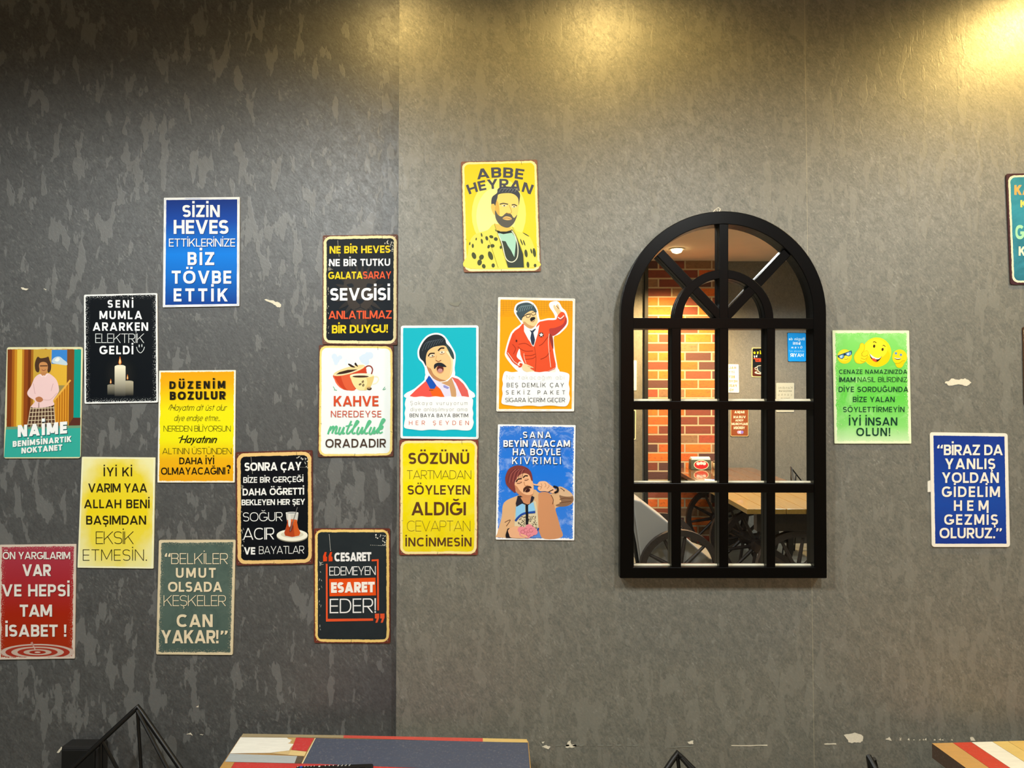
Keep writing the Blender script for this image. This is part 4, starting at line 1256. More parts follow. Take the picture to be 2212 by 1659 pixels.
# blue sign, finger in the ear
def art_ear(A):
    A.poly(spline([(340, 1010), (170, 1100), (140, 1290), (85, 1490), (110, 1545), (640, 1548), (908, 1540), (885, 1400), (830, 1200), (860, 1155), (985, 1140), (1052, 1090), (1052, 1010), (1000, 950), (880, 890), (800, 960), (760, 985), (620, 970), (545, 930)], 4), '#ddb082')
    A.blob([(620, 975), (760, 985), (830, 1200), (885, 1400), (905, 1540), (650, 1545), (605, 1300), (610, 1100)], '#cf9166')
    A.blob([(880, 1000), (1000, 960), (1052, 1020), (1052, 1085), (980, 1140), (870, 1150), (830, 1130), (900, 1090)], '#8c6a50')
    A.blob([(860, 900), (990, 950), (1050, 1010), (960, 1020), (870, 990)], '#d8b490')
    for p in (((770, 1000), (800, 1060), (790, 1120)), ((880, 1060), (950, 1040), (1040, 1050)), ((880, 1100), (960, 1090), (1030, 1080)), ((890, 910), (940, 945), (930, 950)), ((180, 1350), (250, 1320), (200, 1400))):
        A.line(p, 9, '#6b4632', smooth=True)
    A.poly([(330, 1100), (440, 1090), (545, 1060), (580, 1090), (605, 1290), (612, 1450), (500, 1548), (305, 1400), (310, 1240)], '#dccdaa')
    rnd = random.Random(5)
    for i in range(110):
        x, y = rnd.uniform(350, 590), rnd.uniform(1270, 1430)
        A.ell(x, y, rnd.uniform(3, 7), rnd.uniform(4, 9), '#4d4438', rnd.uniform(0, 180))
    A.poly([(322, 1150), (400, 1100), (440, 1130), (440, 1215), (320, 1300)], '#8cc8ee'); A.poly([(475, 1130), (545, 1090), (572, 1200), (480, 1215)], '#8cc8ee')
    A.line([(315, 1330), (380, 1260), (450, 1230), (570, 1218)], 26, '#1f4aa0', smooth=True)
    A.poly([(500, 1545), (610, 1450), (650, 1548)], '#5a8ad8'); A.line([(500, 1535), (575, 1490), (612, 1420)], 22, '#1f4aa0', smooth=True)
    A.line([(462, 1120), (464, 1250), (464, 1378)], 32, '#14161c')
    A.poly([(345, 1010), (320, 1110), (330, 1150), (400, 1110), (480, 1130), (540, 1080), (560, 1030), (530, 1010)], '#2a2630')
    A.poly([(380, 1030), (520, 1010), (500, 1110), (470, 1120), (420, 1100)], '#c98a62')
    A.blob([(305, 870), (330, 790), (400, 725), (475, 718), (522, 790), (548, 880), (542, 980), (500, 1032), (430, 1032), (370, 1000), (320, 950)], '#edb68a')
    A.blob([(305, 880), (330, 960), (370, 1000), (430, 1032), (500, 1032), (540, 985), (500, 1000), (430, 990), (370, 940), (335, 890)], '#c58660')
    A.blob([(190, 830), (190, 760), (235, 665), (335, 622), (440, 640), (512, 700), (537, 810), (520, 815), (490, 745), (430, 722), (370, 745), (325, 800), (305, 850), (318, 970), (250, 925), (205, 875)], '#7e3a36')
    for i in range(9):
        A.line([(215 + i * 22, 850 - i * 6), (240 + i * 24, 740 - i * 8), (300 + i * 22, 670)], 6, '#a86058' if i % 2 else '#55242a', smooth=True)
    A.line([(325, 835), (350, 800), (395, 790)], 16, '#33201c', smooth=True); A.line([(415, 780), (440, 755), (475, 756)], 16, '#33201c', smooth=True)
    A.ell(368, 838, 34, 14, '#d89c78', -14); A.ell(458, 800, 28, 12, '#d89c78', -10)
    A.line([(335, 852), (370, 852), (400, 832)], 7, '#5a3428', smooth=True); A.line([(432, 812), (460, 812), (484, 798)], 7, '#5a3428', smooth=True)
    A.line([(425, 830), (440, 880), (480, 875)], 8, '#c08258', smooth=True)
    A.blob([(418, 955), (418, 920), (450, 890), (500, 885), (525, 910), (490, 915), (450, 930), (430, 960)], '#4a2c20')
    A.blob([(440, 950), (470, 920), (502, 925), (495, 955), (455, 965)], '#3c1a18')
    A.blob([(532, 850), (590, 862), (625, 828), (700, 825), (745, 860), (800, 900), (830, 950), (790, 975), (745, 962), (690, 950), (630, 950), (600, 915), (612, 885), (560, 875)], '#edba92')
    for p in (((640, 850), (655, 880), (640, 900)), ((690, 845), (705, 875), (690, 900)), ((740, 870), (745, 890), (720, 920)), ((612, 885), (650, 900), (630, 930))):
        A.line(p, 6, '#b47c58', smooth=True)
    A.line([(800, 890), (850, 905), (855, 950), (815, 970)], 26, '#1d1a1e', smooth=True); A.line([(740, 960), (800, 930)], 12, '#2c2628')
    A.poly([(195, 1545), (190, 1510), (215, 1430), (240, 1420), (232, 1490), (265, 1545)], '#1d1a1e')
    A.blob([(228, 1440), (330, 1395), (385, 1430), (405, 1490), (455, 1545), (270, 1545), (235, 1500)], '#e8b088')
    for a, b in ((380, 1450), (400, 1500), (440, 1455), (480, 1420), (520, 1450), (545, 1480), (500, 1500), (460, 1520), (430, 1480), (470, 1470)):
        A.ell(a + 10, b - 8, 46, 40, '#e58c98')
    for x, y in ((450, 1450), (515, 1450), (480, 1500), (410, 1470)):
        A.line([(x + 24 * math.cos(t / 3), y + 24 * math.sin(t / 3)) for t in range(0, 17)], 6, '#b8606c')
    for i in range(3):
        A.line([(385 + i * 22, 1500 + i * 8), (430 + i * 20, 1520 + i * 8)], 20, '#edb68e')
w16 = '#f6f8fa'
s16 = {'shadow': (7, 6, '#2e3a52')}
sign('bright blue tin sign of a person with a finger in the ear', [(92, 98), (1085, 108), (1068, 1580), (65, 1570)], Z_M,
     sign_mat([(0, '#2f74d4'), (.4, '#1c76e0'), (1, '#3a7fe0')], '#f6f6f4', 0.0045, 0.0019, 190, 0.003, mottle='#a9c4f0', mamt=.75, mlo=.52, mhi=.72, mscale=24, speck=.6),
     [('SANA', 412, 770, 190, 272, .17, w16, s16), ('BEYİN ALACAM', 163, 1012, 300, 385, .2, w16, s16), ('HA BÖYLE', 282, 890, 405, 492, .18, w16, s16), ('KIVRIMLI', 275, 895, 516, 605, .14, w16, s16)], art_ear, rc=.012)

# green smiley sign
def art_smileys(A):
    A.ell(690, 375, 192, 196, '#f6e21c'); A.ell(700, 430, 165, 135, '#f3d60c'); A.ell(680, 330, 150, 130, '#f8ea30')
    A.line([(640, 245), (660, 236), (685, 252)], 9, '#4a3208', smooth=True); A.line([(768, 288), (785, 284), (803, 302)], 9, '#4a3208', smooth=True)
    A.ell(655, 295, 15, 21, '#3c2a0c', 8); A.ell(767, 338, 14, 20, '#3c2a0c', 8)
    A.blob([(598, 400), (650, 440), (715, 455), (755, 428), (725, 480), (680, 505), (630, 475), (605, 440)], '#3a1c10')
    A.blob([(602, 398), (650, 436), (712, 454), (750, 432), (712, 468), (650, 462), (612, 432)], '#f6f4ec')
    A.blob([(622, 462), (660, 458), (690, 490), (676, 502), (640, 488)], '#e2542c')
    A.blob([(455, 320), (470, 265), (500, 252), (525, 275), (530, 325), (518, 365), (560, 352), (582, 385), (565, 430), (555, 470), (530, 510), (470, 530), (410, 510), (385, 440), (410, 380)], '#d9b408')
    A.blob([(460, 320), (474, 270), (500, 258), (520, 278), (525, 325), (510, 368), (560, 358), (576, 385), (562, 425), (550, 470), (526, 505), (470, 524), (414, 505), (391, 440), (416, 382)], '#f6e022')
    for p in (((485, 420), (530, 430), (565, 415)), ((480, 450), (520, 470), (555, 460)), ((470, 485), (500, 500), (532, 500)), ((510, 368), (490, 395), (500, 415))):
        A.line(p, 5, '#b08c04', smooth=True)
    A.ell(264, 432, 96, 96, '#f3d81a'); A.ell(255, 420, 78, 76, '#f7e436')
    A.poly([(168, 420), (355, 352), (362, 390), (180, 450)], '#20384a')
    A.poly([(175, 418), (250, 395), (262, 440), (230, 468), (195, 455)], '#2a5a80'); A.poly([(268, 385), (352, 358), (358, 405), (320, 432), (285, 420)], '#2a5a80')
    A.poly([(190, 425), (245, 408), (250, 438), (226, 456), (202, 448)], '#7fbbe4'); A.poly([(280, 392), (345, 370), (348, 402), (318, 420), (290, 412)], '#7fbbe4')
    A.poly([(210, 420), (228, 414), (222, 452), (208, 450)], '#e4f2fa'); A.poly([(300, 386), (320, 378), (314, 418), (298, 412)], '#e4f2fa')
    A.line([(262, 468), (290, 470), (312, 455)], 5, '#a07c08', smooth=True)
    A.ell(992, 440, 98, 102, '#f3dc1c'); A.blob([(935, 520), (960, 575), (1020, 575), (1060, 500), (1030, 490), (990, 520)], '#f1d20e')
    for cx, cy in ((943, 390), (1008, 410)):
        A.poly([(cx + (24 if i % 2 == 0 else 11) * math.sin(PI * i / 6 + .2), cy - (24 if i % 2 == 0 else 11) * math.cos(PI * i / 6 + .2)) for i in range(12)], '#4f8fd6')
    A.blob([(925, 450), (970, 462), (1012, 455), (985, 475), (945, 472)], '#4a2410'); A.blob([(922, 444), (968, 456), (1014, 450), (985, 464), (945, 462)], '#f6f4ec')
    A.line([(935, 525), (990, 518), (1030, 488), (1060, 490)], 5, '#b08c04', smooth=True)
    rnd = random.Random(3)
    for i in range(26):
        A.ell(rnd.uniform(180, 1090), rnd.uniform(560, 1450), rnd.uniform(2, 9), rnd.uniform(2, 9), '#c8ecae')
g17 = '#123e2e'
sign('light green tin sign with three smiley faces, right of the mirror', [(103, 85), (1118, 88), (1148, 1585), (130, 1585)], Z_N,
     sign_mat([(0, '#8ade72'), (.3, '#78d65c'), (.6, '#66d24c'), (.85, '#8cdc74'), (1, '#d2efbc')], '#e9f5cc', 0.0068, 0.0022, 130, 0.003, mottle='#c0ecaa', mamt=.6, mlo=.5, mhi=.75, mscale=16, speck=.8),
     [('CENAZE NAMAZINIZDA', 190, 1090, 605, 662, .15, g17), ('İMAM', 190, 405, 706, 772, .17, g17), ('NASIL BİLİRDİNİZ', 435, 1090, 704, 770, .1, g17), ('DİYE SORDUĞUNDA', 185, 1105, 832, 901, .15, g17),
      ('BİZE YALAN', 373, 925, 965, 1035, .15, g17), ('SÖYLETTİRMEYİN', 243, 1055, 1098, 1168, .14, g17), ('İYİ İNSAN', 320, 960, 1238, 1345, .17, g17), ('OLUN!', 418, 866, 1376, 1484, .17, g17)],
     art_smileys, rc=.01)

# dark blue sign
c18 = '#f3eee0'
s18 = {'shadow': (6, 8, '#122a74')}
o = sign('dark blue tin sign with cream border and writing, lowest on the right', [(98, 135), (1055, 148), (1085, 1550), (122, 1550)], Z_O,
     sign_mat([(0, '#1a3690'), (.6, '#1b49a6'), (1, '#1a3690')], '#f0eadb', 0.0085, 0.0005, 120, 0.001, mottle='#24429c', mamt=.4),
     [('“', 183, 258, 290, 400, .2, c18, s18), ('BİRAZ DA', 268, 995, 288, 418, .19, c18, s18), ('YANLIŞ', 280, 902, 458, 590, .19, c18, s18), ('YOLDAN', 243, 946, 630, 760, .19, c18, s18),
      ('GİDELİM', 243, 960, 803, 934, .19, c18, s18), ('HEM', 392, 820, 975, 1104, .19, c18, s18), ('GEZMİŞ', 272, 936, 1147, 1276, .19, c18, s18), ('OLURUZ.', 215, 900, 1313, 1443, .19, c18, s18), ('”', 910, 985, 1318, 1420, .2, c18, s18)], rc=.035)
bm = bmesh.new()
pp = [on_right(*p) - o.location for p in ((2003, 1040), (2010, 1037), (2012, 1062), (2003, 1063))]
vv = [bm.verts.new(p + Vector((0, -k, 0))) for k in (0.0008, 0.0024) for p in pp]
bm.faces.new(vv[:4]); bm.faces.new(vv[4:])
for i in range(4): bm.faces.new([vv[i], vv[(i + 1) % 4], vv[4 + (i + 1) % 4], vv[4 + i]])
t_ = bobj('adhesive_tab', bm, plain('foam_tape', '#ece8da', 0.7), o)
t_['label'] = 'white foam tape sticking out at the left edge'

# cropped signs at the right edge
sign('teal tin sign with rusty edge, cut by the right edge of the photo', [(163, 100), (618, 90), (640, 752), (190, 760)], Z_P,
     sign_mat([(0, '#2b7590'), (.35, '#2f8aa6'), (.6, '#2a7288'), (1, '#286c80')], '#f0e4c4', 0.010, 0.0006, 150, 0.014, rust='#4a2c34', rw=0.005, rrad=0.016, mottle='#3f9ab4', mamt=.6, mscale=14),
     [('KA', 212, 312, 168, 226, .24, '#f0a45e'), ('K', 248, 286, 257, 300, .24, '#d4cc66'), ('G', 218, 272, 405, 490, .22, '#a0dcb4'), ('K', 238, 278, 533, 588, .22, '#e8e4cc')], rc=.03)
sign('thin edge of a sign below the teal sign at the right edge of the photo', [(262, 1010), (712, 1004), (724, 1480), (272, 1480)], Z_P,
     sign_mat([(0, '#8a8f88')], '#e6d6a8', 0.008, 0.0006, 150, 0.012, rust='#5a4232', rw=0.003, rrad=0.014), rc=.03)

# signs on the wall behind the camera, seen in the mirror
Z_R = (1560, 700, 6.38)
Z_S = (1320, 430, 3.858)
bk_n = Vector((0, 1, 0))
kw = dict(surf=in_mirror, nrm=bk_n, rc=.04, group='printed tin signs on the back wall')
sign('bright blue sign reflected in the top right mirror pane', [(1155, 122), (893, 118), (903, 518), (1158, 520)], Z_R, sign_mat([(0, '#1690e6')], '#1690e6', 0.002, 0.0002, 100, 0.012, rust='#1b2c3c', rw=0.0035, rrad=0.014),
     [('Bugün de', 1135, 915, 185, 224, .16, '#bfe4fa'), ('bitti', 1075, 975, 245, 286, .2, '#e8f4fc'), ('Gram', 1102, 952, 303, 336, .15, '#d8eefc'), ('HAYIR', 1118, 938, 405, 452, .15, '#f2f8fc'),
      ('akıllandık mı?', 1130, 918, 360, 386, .1, '#8cccf4')], **kw)
def art_mirror_cup(A):
    A.poly([(655, 600), (425, 600), (418, 715), (655, 720)], '#4e231a')
    A.poly([(640, 478), (430, 470), (430, 482), (455, 485), (458, 520), (640, 520)], '#c8452a')
    A.ell(540, 668, 95, 24, '#d8cdb8'); A.ell(540, 662, 70, 14, '#4e231a')
    A.poly(spline([(480, 585), (490, 635), (520, 665), (560, 665), (590, 635), (600, 585)], 4), '#2e3438')
    A.line([(480, 585), (490, 635), (520, 665), (560, 665), (590, 635), (600, 585), (540, 572)], 7, '#e2d8c4', closed=True, smooth=True)
    A.line([(485, 595), (455, 600), (455, 625), (490, 635)], 7, '#e2d8c4', smooth=True)
sign('black sign with a coffee cup reflected in the mirror', [(660, 325), (408, 325), (405, 728), (658, 738)], Z_R, sign_mat([(0, '#14181c')], '#f0d98c', 0.007, 0.0003, 100, 0.012), 
     [('KA', 640, 560, 372, 412, .24, '#f2e01e'), ('üve', 545, 428, 365, 414, .24, '#f2e01e'), ('by', 480, 432, 425, 458, .25, '#f4f4f0'), ('İM', 540, 470, 486, 512, .2, '#5c1c10')], art_mirror_cup, **kw)
o3 = '#d0683c'
sign('white sign with orange writing reflected beside the middle mirror bar', [(225, 555), (-22, 553), (-15, 943), (232, 947)], Z_R, sign_mat([(0, '#efe2d2')], '#efe2d2', 0.002, 0.0002, 100, 0.006),
     [('HAL', 190, 95, 585, 618, .2, o3), ('İTT', 165, 90, 648, 680, .2, o3), ('BET', 172, 90, 710, 745, .2, o3), ('HEYE', 208, 92, 772, 805, .2, o3), ('PAZE', 196, 92, 832, 865, .2, o3), ('YO', 158, 100, 892, 926, .2, o3)], **kw)
c4 = '#ecdcc4'
sign('brown sign with cream writing reflected in the mirror', [(365, 1150), (115, 1150), (112, 1548), (362, 1550)], Z_R, sign_mat([(0, '#874a2e')], '#f2d89a', 0.006, 0.0003, 100, 0.012, rust='#50301e', rw=0.002, rrad=0.016),
     [('BAŞKA', 305, 168, 1196, 1230, .2, c4), ('VURAN', 322, 155, 1264, 1298, .2, c4), ('YOKSA', 292, 180, 1312, 1342, .2, c4), ('BALIYORUM', 348, 130, 1360, 1392, .2, c4), ('YERDEN', 312, 158, 1412, 1448, .2, c4)],
     lambda A: [A.ell(225 + i * 24, 1490, 20, 22, c) for i, c in enumerate(('#d8a0c8', '#e8c8e4', '#8c7ad0'))], **kw)
d5 = '#6c6e62'
sign('pale grey sign reflected low in the right mirror panes', [(990, 812), (745, 812), (745, 1212), (988, 1212)], Z_R, sign_mat([(0, '#b3b4a6')], '#bfc0b2', 0.003, 0.0003, 100, 0.008),
     [('Kendimi', 965, 772, 860, 894, .1, d5), ('seviyorum', 958, 780, 908, 932, .17, '#44463e'), ('çünkü', 960, 768, 956, 986, .1, d5), ('benim', 925, 806, 1006, 1034, .1, d5)], **kw)
sign('white sign reflected at the left edge of the mirror, upper of two', [(213, 1345), (60, 1340), (60, 1590), (212, 1595)], Z_S, sign_mat([(0, '#e6e2d2')], '#e6e2d2', 0.002, 0.0002, 100, 0.006),
     **kw)
sign('cream edged sign reflected at the left edge of the mirror, lower of two', [(207, 1757), (52, 1752), (52, 2002), (205, 2005)], Z_S, sign_mat([(0, '#3c4038')], '#eadfb4', 0.008, 0.0003, 100, 0.012), **kw)
# ------------------------------------------------------------------ arched window mirror
M['black_gloss'] = plain('black_lacquer', '#020202', 0.3, spec=0.14, grain=0.1)
def mirror_glass():
    n = NT('mirror_glass')
    return n.out((0.90, 0.91, 0.90, 1), 0.0, 1.0)
M['mirror'] = mirror_glass()
M['ground'] = plain('ground_glass', '#d6d2bc', 0.4)  # pale colour imitating the highlight along the bar ledges
M['white_cord'] = plain('white_cord', '#ece8dc', 0.7)
UP = Vector((0, -math.sin(LEAN), math.cos(LEAN)))
FRONT = 0.025
def ml(u, v, front=FRONT):
    q = hit(u, v, GLASS + MN * front, MN) - GLASS
    return (q.x, q.dot(UP))
mir = bpy.data.objects.new('arched_mirror', None)
COL.objects.link(mir)
mir.location = GLASS
mir.rotation_euler = (LEAN, 0, 0)
tag(mir, 'black arched window-pane mirror hanging on the wall', 'mirror')

def ring_prism(bm, outer, inner, y0, y1):
    rows = [[bm.verts.new((x, y, z)) for x, z in pts] for y in (y0, y1) for pts in (outer, inner)]
    fo, fi, bo, bi = rows
    for i in range(len(outer) - 1):
        bm.faces.new([fo[i], fo[i + 1], fi[i + 1], fi[i]])
        bm.faces.new([bo[i], bi[i], bi[i + 1], bo[i + 1]])
        bm.faces.new([fo[i], bo[i], bo[i + 1], fo[i + 1]])
        bm.faces.new([fi[i], fi[i + 1], bi[i + 1], bi[i]])
    for i in (0, -1):
        bm.faces.new([fo[i], fi[i], bi[i], bo[i]])
def arcp(cx, cy, r, a0, a1, n):
    return [ml(cx + r * math.cos(math.radians(a0 + (a1 - a0) * i / n)), cy - r * math.sin(math.radians(a0 + (a1 - a0) * i / n))) for i in range(n + 1)]
AC, AY = 1563.0, 678.0
outer = [ml(1339.5, 1249.5)] + [ml(1340.5, 960)] + arcp(AC, AY, 222, 180, 0, 44) + [ml(1785, 960)] + [ml(1786.5, 1249.5)]
inner = [ml(1369.5, 1225.5)] + [ml(1370, 960)] + arcp(AC, AY, 194, 180, 0, 44) + [ml(1758, 960)] + [ml(1759, 1225.5)]
bm = bmesh.new()
ring_prism(bm, outer, inner, -FRONT, 0.006)
bobj('outer_frame', bm, M['black_gloss'], mir, bevel=0.0016, seg=2)
def bar(name, pts, dy):
    bm = bmesh.new()
    prism(bm, [ml(*p) for p in pts], -FRONT + dy, 0.0)
    bobj(name, bm, M['black_gloss'], mir, bevel=0.0016, seg=2)
bar('bottom_rail', [(1341, 1249.3), (1785.5, 1249.3), (1785.5, 1225.5), (1341, 1225.5)], 0.0002)
for k, (y0, y1) in enumerate(((686.5, 709.5), (866, 885), (1043.5, 1064))):
    bar('horizontal_muntin', [(1366, y1), (1762, y1 + .8), (1762, y0 + .8), (1366, y0)], 0.0008 + 0.0002 * k)
for k, (x0, x1) in enumerate(((1451, 1471.5), (1554.5, 1574), (1657, 1675.5))):
    top = 480 if k == 1 else 700
    bar('vertical_muntin', [(x0 - .3, 1232), (x1 + .3, 1232), (x1, top), (x0, top)], 0.0016 + 0.0002 * k)
bm = bmesh.new()
ring_prism(bm, arcp(1564, 690, 108, 180, 0, 28), arcp(1564, 690, 89, 180, 0, 28), -FRONT + 0.0024, 0.0)
bobj('arch_muntin', bm, M['black_gloss'], mir, bevel=0.0016, seg=2)
for s in (-1, 1):
    a = math.radians(46.5)
    c, sn = math.cos(a), math.sin(a)
    r0, r1, hw = 8, 200, 9.8
    pts = []
    for r, h in ((r0, -hw), (r1, -hw), (r1, hw), (r0, hw)):
        x, y = r * c - h * sn, r * sn + h * c
        pts.append((1564 + s * x, 690 - y))
    if s < 0: pts = pts[::-1]
    bar('radial_muntin', pts, 0.0028 + 0.0001 * s)
bm = bmesh.new()
gl = [ml(1355, 1240, 0)] + [ml(*q, 0) for q in [(AC + 208 * math.cos(math.radians(180 - 180 * i / 40)), AY - 208 * math.sin(math.radians(180 - 180 * i / 40))) for i in range(41)]] + [ml(1772, 1240, 0)]
prism(bm, gl, 0.0001, 0.004)
g_ = bobj('mirror_glass', bm, M['mirror'], mir)
g_['label'] = 'silvered mirror glass behind the black bars'
# sloped pale strips stand in for light caught on the bar ledges
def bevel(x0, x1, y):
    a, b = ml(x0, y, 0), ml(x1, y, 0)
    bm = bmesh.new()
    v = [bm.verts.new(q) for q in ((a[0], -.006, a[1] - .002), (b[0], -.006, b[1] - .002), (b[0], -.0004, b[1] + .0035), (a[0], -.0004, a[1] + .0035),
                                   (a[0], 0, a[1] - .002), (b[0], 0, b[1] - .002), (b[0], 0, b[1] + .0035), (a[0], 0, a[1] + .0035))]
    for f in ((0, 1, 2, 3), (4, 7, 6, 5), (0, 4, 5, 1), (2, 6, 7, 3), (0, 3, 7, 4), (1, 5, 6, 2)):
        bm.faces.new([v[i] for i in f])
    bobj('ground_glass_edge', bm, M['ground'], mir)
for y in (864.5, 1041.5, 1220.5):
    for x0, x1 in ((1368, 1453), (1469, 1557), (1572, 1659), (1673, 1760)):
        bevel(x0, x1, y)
lp = [ml(*p, 0.012) for p in ((1541, 458), (1547, 451), (1551, 456), (1549, 449.5), (1553.5, 447.5), (1557, 450.5), (1555, 457))]
tubeo('hanging_loop', [(x, -0.006, z) for x, z in lp], 0.0014, M['white_cord'], mir, 6)

# ------------------------------------------------------------------ patchwork table by the wall
def ink_wood(name, rough=0.38):
    n = NT(name)
    a = n.n('ShaderNodeAttribute', attribute_name='board_colour')
    g = n.noise(n.coord('Object', (1.2, 7, 7)), 16, 5, 0.7, 0.5)
    f = n.noise(n.coord(), 190, 3, 0.7)
    c = n.mix(n.f('MULTIPLY', n.step(g, 0.42, 0.75), 0.13), a.outputs[0], (0.10, 0.07, 0.05, 1))
    c = n.mix(n.f('MULTIPLY', n.step(f, 0.55, 0.75), 0.14), c, (0.75, 0.72, 0.66, 1))
    return n.out(c, rough, spec=0.4)
M['boards'] = ink_wood('painted_boards')
M['steel'] = plain('black_steel', '#131211', 0.4, 0.3)
M['pad'] = plain('black_pad', '#0e0d0d', 0.8)
TZ = 0.76
def painted(name, polys, mat, parent, org, lift=False):
    """polys: list of (list of 3-D world points, colour)"""
    vs, fs, cs = [], [], []
    for k, (pts, col) in enumerate(polys):
        i0 = len(vs)
        vs += [tuple(p - org + Vector((0, 0, 6e-6 * k if lift else 0))) for p in pts]
        c = lin(col)
        tr = [tuple(range(len(pts)))] if len(pts) <= 4 else tessellate_polygon([[Vector((p.x, p.y, 0)) for p in pts]])
        for t in tr:
            fs.append([i0 + i for i in t]); cs += [c] * len(t)
    me = bpy.data.meshes.new(name)
    me.from_pydata(vs, [], fs)
    at = me.color_attributes.new('board_colour', 'FLOAT_COLOR', 'CORNER')
    at.data.foreach_set('color', [x for c in cs for x in c])
    me.update()
    return link(name, me, mat, parent)

A_, B_ = on_level(522, 1587, TZ), on_level(1141, 1596.5, TZ)
L2, R2 = on_level(474, 1659, TZ), on_level(1147, 1659, TZ)
FL = A_ + (L2 - A_).normalized() * 0.72
FR = B_ + (R2 - B_).normalized() * 0.72
cen = (A_ + B_ + FL + FR) / 4
org = Vector((cen.x, cen.y, 0))
tb = empty('cafe_table', org)
tag(tb, 'cafe table with a patchwork top of painted boards, navy and white', 'table', 'cafe tables along the papered wall')
def slab(pts, z0, z1):
    """rounded slab outline as polys with one colour"""
    out = []
    n = len(pts)
    m = sum(pts, Vector()) / n
    rp = []
    for i in range(n):
        p, a, b = pts[i], pts[i - 1], pts[(i + 1) % n]
        da, db = (a - p).normalized() * 0.012, (b - p).normalized() * 0.012
        rp += [p + da, p + (da + db) * 0.3, p + db]
    top = [Vector((p.x, p.y, z1)) for p in rp]
    bot = [Vector((p.x, p.y, z0)) for p in rp]
    return top, bot
top, bot = slab([A_, B_, FR, FL], TZ - 0.035, TZ - 0.0008)
polys = [(top, '#b08a52'), (bot[::-1], '#6a4c30')]
for i in range(len(top)):
    j = (i + 1) % len(top)
    polys.append(([top[i], bot[i], bot[j], top[j]], '#a98452' if i < 9 else '#b5503c'))
lv = lambda pts, z=TZ, zo=(0, 0, 1): [on_level(zo[0] + x / zo[2], zo[1] + y / zo[2], z) for x, y in pts]
z8 = (460, 1560, 7.373)
polys += [
    (lv([(525, 1584.8), (742, 1588.4), (742, 1594), (520, 1592)], TZ), '#a39473'),
    (lv([(742, 1588.4), (1043, 1594.6), (1043, 1602.5), (742, 1594)], TZ), '#cc5044'),
    (lv([(1043, 1594.6), (1138, 1596.8), (1140, 1604), (1043, 1602.5)], TZ), '#dcbc74'),
    (lv([(1100, 246), (1335, 246), (1250, 443), (1040, 480)], TZ, z8), '#c8a468'),
    (lv([(440, 240), (1180, 248), (1200, 268), (1262, 285), (1230, 300), (1240, 318), (1190, 335), (1288, 350), (1240, 400), (1215, 450), (1050, 470), (900, 490), (270, 498)], TZ, z8), '#f3f2ea'),
    (lv([(1325, 246), (1612, 255), (1490, 466), (1245, 440)], TZ, z8), '#cc3b3a'),
    (lv([(1245, 443), (1490, 470), (1455, 542), (1200, 522)], TZ, z8), '#e6c98c'),
    (lv([(1215, 452), (1243, 443), (1200, 522), (900, 494)], TZ, z8), '#d8bd88'),
    (lv([(268, 503), (1342, 540), (1300, 655), (190, 630)], TZ, z8), '#b4bcc0'),
    (lv([(1345, 541), (1452, 546), (1410, 657), (1300, 655)], TZ, z8), '#5e5142'),
    (lv([(1625, 252), (1640, 256), (1432, 660), (1412, 657)], TZ, z8), '#f0dcb0'),
    (lv([(682, 1594.3), (910, 1599), (1140, 1604.5), (1145, 1663), (905, 1659), (654, 1649.5)], TZ), '#4d5468'),
    (lv([(190, 633), (343, 638), (270, 760), (88, 755)], TZ, z8), '#bf9350'),
    (lv([(507, 1646.8), (690, 1650.5), (905, 1659.5), (1145, 1664), (1151, 1702), (480, 1692), (497, 1663)], TZ), '#c93a36'),
    (lv([(470, 1663), (496, 1664), (478, 1692), (449, 1692)], TZ), '#bf9350'),
    (lv([(448, 1693), (800, 1698), (798, 1770), (393, 1770)], TZ), '#e8e4d8'),
    (lv([(803, 1698), (1150, 1703), (1156, 1775), (800, 1770)], TZ), '#d2b070'),
    (lv([(392, 1771), (620, 1771), (600, 1900), (300, 1900)], TZ), '#8fa2ac'),
    (lv([(623, 1771), (1156, 1776), (1166, 1900), (603, 1900)], TZ), '#4d5468'),
]
painted('tabletop', polys, M['boards'], tb, org, True)
def bx(name, lo, hi, mat, parent, bevel=0.0):
    return boxo(name, lo, hi, mat, parent, bevel)
for sx in (-1, 1):
    for sy in (-1, 1):
        bm = bmesh.new()
        x, y = sx * 0.29, sy * 0.26
        box(bm, (x - .02, y - .02, 0), (x + .02, y + .02, TZ - 0.0352))
        bobj('leg', bm, M['steel'], tb, bevel=0.003)
bx('under_frame', (-0.27, -0.24, TZ - 0.075), (0.27, 0.24, TZ - 0.0353), M['steel'], tb)

# remote control lying on it
rz = TZ + 0.02
ra, rb_ = on_level(640, 1654, rz), on_level(807, 1648, rz)
ex = (rb_ - ra).normalized()
ey = Vector((ex.y, -ex.x, 0))
ln = (rb_ - ra).length
rc_ = (ra + rb_) / 2 + ey * 0.025
rem = empty('remote_control', (rc_.x, rc_.y, TZ + 0.0006), math.atan2(ex.y, ex.x))
tag(rem, 'black remote control lying on the patchwork table', 'remote control')
M['black_plastic'] = plain('black_plastic', '#0c0c0d', 0.45)
M['white_key'] = plain('white_key', '#d8d8d4', 0.5)
M['blue_key'] = plain('blue_key', '#2a4cb0', 0.4)
bx('body', (-ln / 2, -0.025, 0), (ln / 2, 0.025, 0.0194), M['black_plastic'], rem, 0.004)
def key(x, y, w, h, mat, tall=0.0012):
    boxo('button', (x - w / 2, y - h / 2, 0.0195), (x + w / 2, y + h / 2, 0.0195 + tall), mat, rem, 0.0003)
key(-0.075, 0.017, 0.006, 0.006, M['blue_key'])
for i, x in enumerate((-0.083, -0.067, -0.060, -0.053, -0.046, -0.021, -0.012, -0.003)):
    key(x, 0.019, 0.0014 if i < 6 else 0.002, 0.004, M['white_key'], 0.0008)
